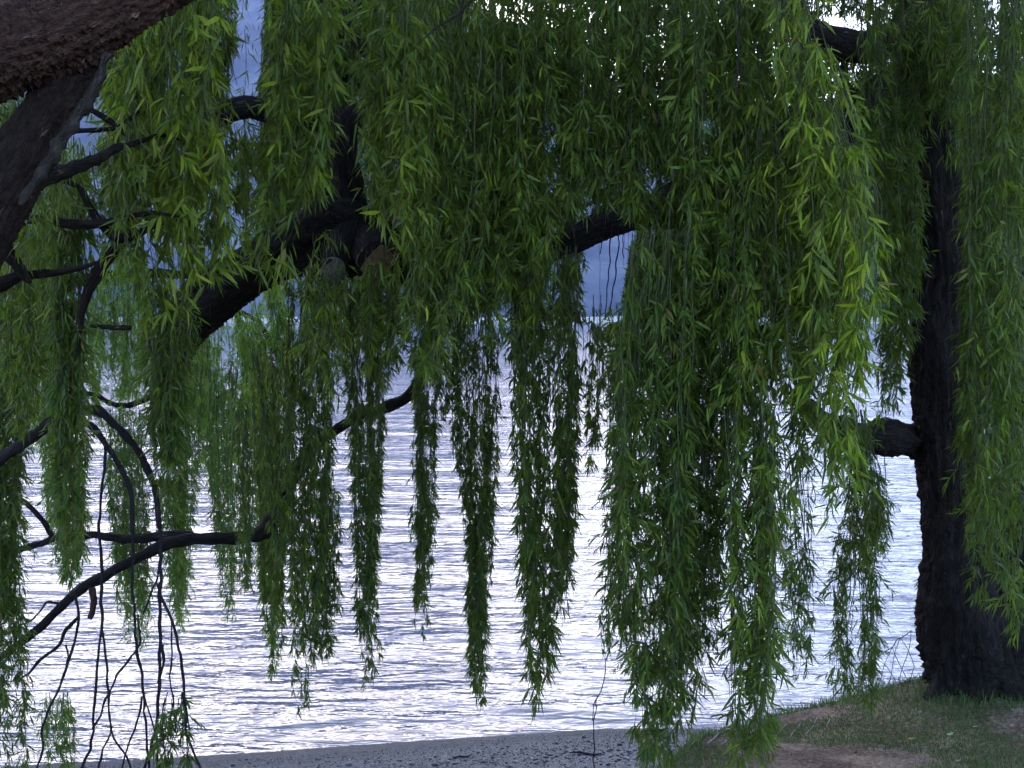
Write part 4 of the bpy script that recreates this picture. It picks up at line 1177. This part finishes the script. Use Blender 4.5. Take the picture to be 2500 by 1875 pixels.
for k, (pr, dep, dth, L, cov, yg, ns) in enumerate([
    ([(330, 130, 90), (470, 120, 110), (600, 110, 100), (700, 120, 60)], 9.3, 0.4, 0.066, 1.3, 0.4, 30),
    ([(600, 300, 60), (720, 290, 90), (850, 290, 100), (950, 280, 80), (1030, 270, 40)], 9.4, 0.4, 0.066, 1.7, 0.35, 36),
    ([(760, 540, 90), (850, 550, 120), (960, 550, 115), (1060, 545, 70), (1150, 540, 36), (1200, 540, 14)], 9.2, 0.4, 0.066, 1.7, 0.5, 46),
    ([(560, 90, 70), (750, 70, 80), (950, 80, 80), (1100, 100, 70)], 9.4, 0.4, 0.064, 1.9, 0.3, 40),
    ([(720, 470, 50), (900, 470, 48), (1100, 458, 34), (1250, 450, 26), (1400, 445, 24), (1500, 440, 20), (1570, 440, 8)], 8.4, 0.2, 0.056, 1.7, 0.4, 34),
    ([(900, 545, 42), (1100, 540, 36), (1250, 545, 28), (1370, 555, 22), (1460, 557, 16), (1520, 558, 6)], 8.0, 0.2, 0.054, 1.6, 0.15, 32),
    ([(1000, 300, 45), (1150, 305, 50), (1300, 318, 52), (1430, 322, 46), (1520, 325, 36), (1590, 330, 14)], 8.2, 0.2, 0.056, 1.9, 0.35, 34),
    ([(950, 130, 60), (1100, 150, 60), (1250, 165, 52), (1350, 172, 34), (1430, 178, 14)], 8.0, 0.2, 0.058, 1.9, 0.35, 36),
    ([(1150, 400, 40), (1300, 420, 36), (1420, 430, 22), (1500, 436, 10)], 8.2, 0.15, 0.056, 1.4, 0.4, 18),
    ([(900, 640, 50), (1000, 645, 45), (1180, 640, 40), (1350, 655, 30), (1480, 666, 24), (1600, 666, 18), (1650, 668, 8)], 7.6, 0.15, 0.054, 1.5, 0.45, 28),
    ([(640, 620, 60), (760, 640, 80), (880, 660, 80), (960, 680, 50)], 8.6, 0.3, 0.066, 1.4, 0.5, 30),
    ([(1690, 135, 40), (1760, 135, 45), (1830, 150, 45), (1890, 160, 40)], 6.6, 0.12, 0.045, 1.0, 0.5, 14),
    ([(640, 850, 60), (750, 870, 80), (850, 880, 60), (900, 890, 30)], 9.0, 0.3, 0.064, 1.2, 0.45, 20),
]):
    curtain(C, pr, dep, dth, L, cov, yg, ns, 400 + k, (0.6, 1.0), mat=M_LEAF_FAR)

# ================================================================== wire netting along the bank edge
def netting():
    # ground line of the netting along the bank edge and the height of its top
    xs = np.array([1.00, 1.25, 1.55, 1.85, 2.05, 2.2, 2.35, 2.48, 2.60])
    ys = np.array([6.42, 6.62, 6.82, 6.98, 7.03, 7.05, 7.02, 6.98, 6.95])
    hs = np.array([0.05, 0.07, 0.085, 0.05, 0.05, 0.10, 0.17, 0.25, 0.30])
    n = 30
    s = np.linspace(0, len(xs) - 1, n)
    gx, gy, gh = (np.interp(s, np.arange(len(xs)), a) for a in (xs, ys, hs))
    gz = np.maximum(bank_z(gx, gy), beach_z(gx, gy)) - 0.01
    k = 4
    pts = np.zeros((n, k, 3))
    g = np.random.default_rng(5)
    for q in range(k):
        f = q / (k - 1)
        pts[:, q] = np.stack([gx + 0.02 * f, gy + 0.10 * f * gh / 0.2, gz + gh * f], -1)
    pts += g.normal(0, 0.007, pts.shape)
    root = thing('wire_netting', 'sagging rusty wire netting along the edge of the grassy bank', 'netting', (float(gx[-1]), float(gy[-1]), float(gz[-1])))
    base = np.array(root.location)
    met, nt, out = new_mat('old_wire')
    pb = N(nt, 'ShaderNodeBsdfPrincipled', Roughness=0.5, Metallic=0.7)
    pb.inputs['Base Color'].default_value = (0.20, 0.18, 0.19, 1)
    nt.links.new(pb.outputs[0], out.inputs[0])
    r = 0.0027
    mbt = MB()
    tube(mbt, np.hstack([pts[:, -1], np.full((n, 1), 0.0042)]), 5, 0.02, 0, 0)
    mbt.build('top_wire', met, root, base)
    mesh = MB()
    for sgn in (1, -1):
        for st in range(-k, n + k, 2):
            line = []
            for q in range(k):
                i = st + sgn * q
                if 0 <= i < n:
                    line.append(pts[i, q])
            if len(line) >= 2:
                line = np.array(line)
                tube(mesh, np.hstack([line, np.full((len(line), 1), r)]), 4, 0.05, 0, 0, minr=0.001)
    mesh.build('mesh', met, root, base)
    # the torn end lying on the slope towards the beach
    lay = MB()
    for q in range(9):
        a = np.array([0.98 + 0.10 * q, 5.95 + 0.03 * q])
        b = a + np.array([0.16, 0.34])
        t = np.linspace(0, 1, 8)[:, None]
        xy = a + (b - a) * t
        z = bank_z(xy[:, 0], xy[:, 1]) + 0.008 + 0.004 * np.sin(t[:, 0] * 7 + q)
        tube(lay, np.column_stack([xy, z, np.full(8, 0.0022)]), 4, 0.04, 0, 0)
    lay.build('torn_end', met, root, base)


netting()

# ------------------------------------------------------------------ small plant at the foot of the bank
def low_plant():
    b = np.array([1.22, 6.78, 0.0])
    b[2] = bank_z(b[0], b[1])
    root = thing('low_shrub', 'small blue-grey shrub at the foot of the bank behind the hanging willow', 'shrub', tuple(b))
    g = np.random.default_rng(77)
    st = MB()
    LB, D = [], []
    for q in range(16):
        a = g.uniform(0, 6.3)
        out = np.array([math.cos(a), math.sin(a), 0]) * g.uniform(0.05, 0.20)
        h = g.uniform(0.10, 0.26)
        pts = np.array([[0, 0, 0, .003], [out[0] * .4, out[1] * .4, h * .6, .0022], [out[0], out[1], h, .001]])
        tube(st, pts, 4, 0.03, 0, q)
        t = g.random(26)[:, None]
        LB.append(out * t ** 1.3 + np.array([0, 0, h]) * t)
        D.append(norm(g.normal(size=(26, 3)) * np.array([1, 1, .5]) + [0, 0, .5]))
    st.build('stem', M_TWIG, root)
    LB, D = np.vstack(LB), np.vstack(D)
    n = len(LB)
    w = norm(np.cross(D, g.normal(size=D.shape)))
    lv = leaf_verts(LB, D, w, g.uniform(.02, .035, n), g.uniform(.008, .012, n), g.uniform(0, .3, n), np.tile([0, 0, -1.0], (n, 1))).reshape(-1, 3)
    off = (np.arange(n) * 7)[:, None, None]
    link('leaves', mesh_np('leaves', lv, [(off + LF4).reshape(-1, 4), (off + LF3).reshape(-1, 3)], island_material('grey_leaf', [(0, (0.05, 0.07, 0.07)), (1, (0.11, 0.14, 0.14))])), root, kind='stuff')


low_plant()

# ------------------------------------------------------------------ driftwood and fallen leaves
def driftwood(px, py, depth, ang, L, r, label):
    p = P(px, py, depth)
    z = max(float(beach_z(p[0], p[1])), float(bank_z(p[0], p[1]))) + r * 0.7
    c = np.array([p[0], p[1], z])
    d = np.array([math.cos(ang), math.sin(ang), 0])
    root = thing('driftwood', label, 'driftwood', tuple(c))
    mb = MB()
    tube(mb, np.array([[*(-d * L / 2), r * .5], [*(-d * L * .2 + np.array([0, .01, .004])), r], [*(d * L * .2), r * .9], [*(d * L / 2 + np.array([0, 0.02, .006])), r * .3]]), 8, 0.02, 0.15, 3, 0.05)
    mb.build('stick', M_BARK_PALE, root)
    mb = MB()
    tube(mb, np.array([[*(d * L * .1), r * .5], [*(d * L * .22 + np.array([.02, -.05, .01])), r * .2]]), 6, 0.01, 0.1, 4, 0)
    mb.build('side_twig', M_BARK_PALE, root)


driftwood(1430, 1850, 7.33, R(-12), 0.22, 0.008, 'pale driftwood stick on the grey gravel near the hanging twig')
driftwood(1130, 1862, 7.32, R(20), 0.14, 0.006, 'short grey driftwood stick on gravel near the waterline')

M_DEAD = {}
for nm, c in (('yellow', (0.42, 0.30, 0.10)), ('pale_green', (0.30, 0.34, 0.20)), ('tan', (0.34, 0.22, 0.13))):
    M_DEAD[nm] = plain_noise_material('fallen_leaf_' + nm, [(0.3, tuple(x * .7 for x in c)), (0.7, c)], 60)
LITTER = [(2227, 1808, 'yellow', 0.055, 0.1, 'yellow fallen leaf lying on grass below the trunk'),
          (2320, 1797, 'pale_green', 0.06, 0.5, 'pale green fallen leaf on the green grass patch'),
          (2215, 1797, 'pale_green', 0.03, 1.9, 'small pale fallen leaf just above the yellow one'),
          (2380, 1778, 'pale_green', 0.035, 0.2, 'pale fallen leaf on bare earth right of the grass patch'),
          (2338, 1862, 'pale_green', 0.035, 0.4, 'whitish fallen leaf near the bottom of the grassy bank'),
          (2150, 1865, 'tan', 0.04, 0.9, 'tan fallen leaf on the sparse lower grass'),
          (2240, 1872, 'tan', 0.04, -0.4, 'tan fallen leaf at the very bottom of the bank'),
          (2470, 1775, 'tan', 0.05, 0.8, 'tan fallen leaf on the bare earth furthest from the lake'),
          (1965, 1812, 'tan', 0.05, -0.5, 'tan fallen leaf on dark earth near the hanging willow ends'),
          (2246, 1742, 'pale_green', 0.04, 0.9, 'pale fallen leaf at the foot of the trunk')]
for px, py, kind, L, a, lab in LITTER:
    # where the ray of this spot meets the bank
    Y = np.linspace(5.0, 8.0, 1200)
    pp = P(np.full(1200, px), np.full(1200, py), Y)
    hit = np.nonzero(pp[:, 2] <= bank_z(pp[:, 0], pp[:, 1]))[0]
    if not len(hit):
        continue
    c = pp[hit[0]] + np.array([0, 0, 0.010])
    v = leaf_verts(np.array([[-L / 2, 0, 0]]), np.array([[1.0, 0, 0]]), np.array([[0, 1.0, 0.25]]), np.full(1, L), np.full(1, L * .30), np.full(1, .18), np.array([[0, 0, 1.0]]))[0]
    o = link('fallen_leaf', mesh_np('fallen_leaf', v, [LF4, LF3], M_DEAD[kind]), label=lab, category='leaf', group='fallen leaves on the bank')
    o.location = c
    o.rotation_euler = (0.15, 0.1, a)

print('LEAVES', n_leaves_total, 'TRIS', sum(len(o.data.loops) - 2 * len(o.data.polygons) for o in bpy.data.objects if o.type == 'MESH'))
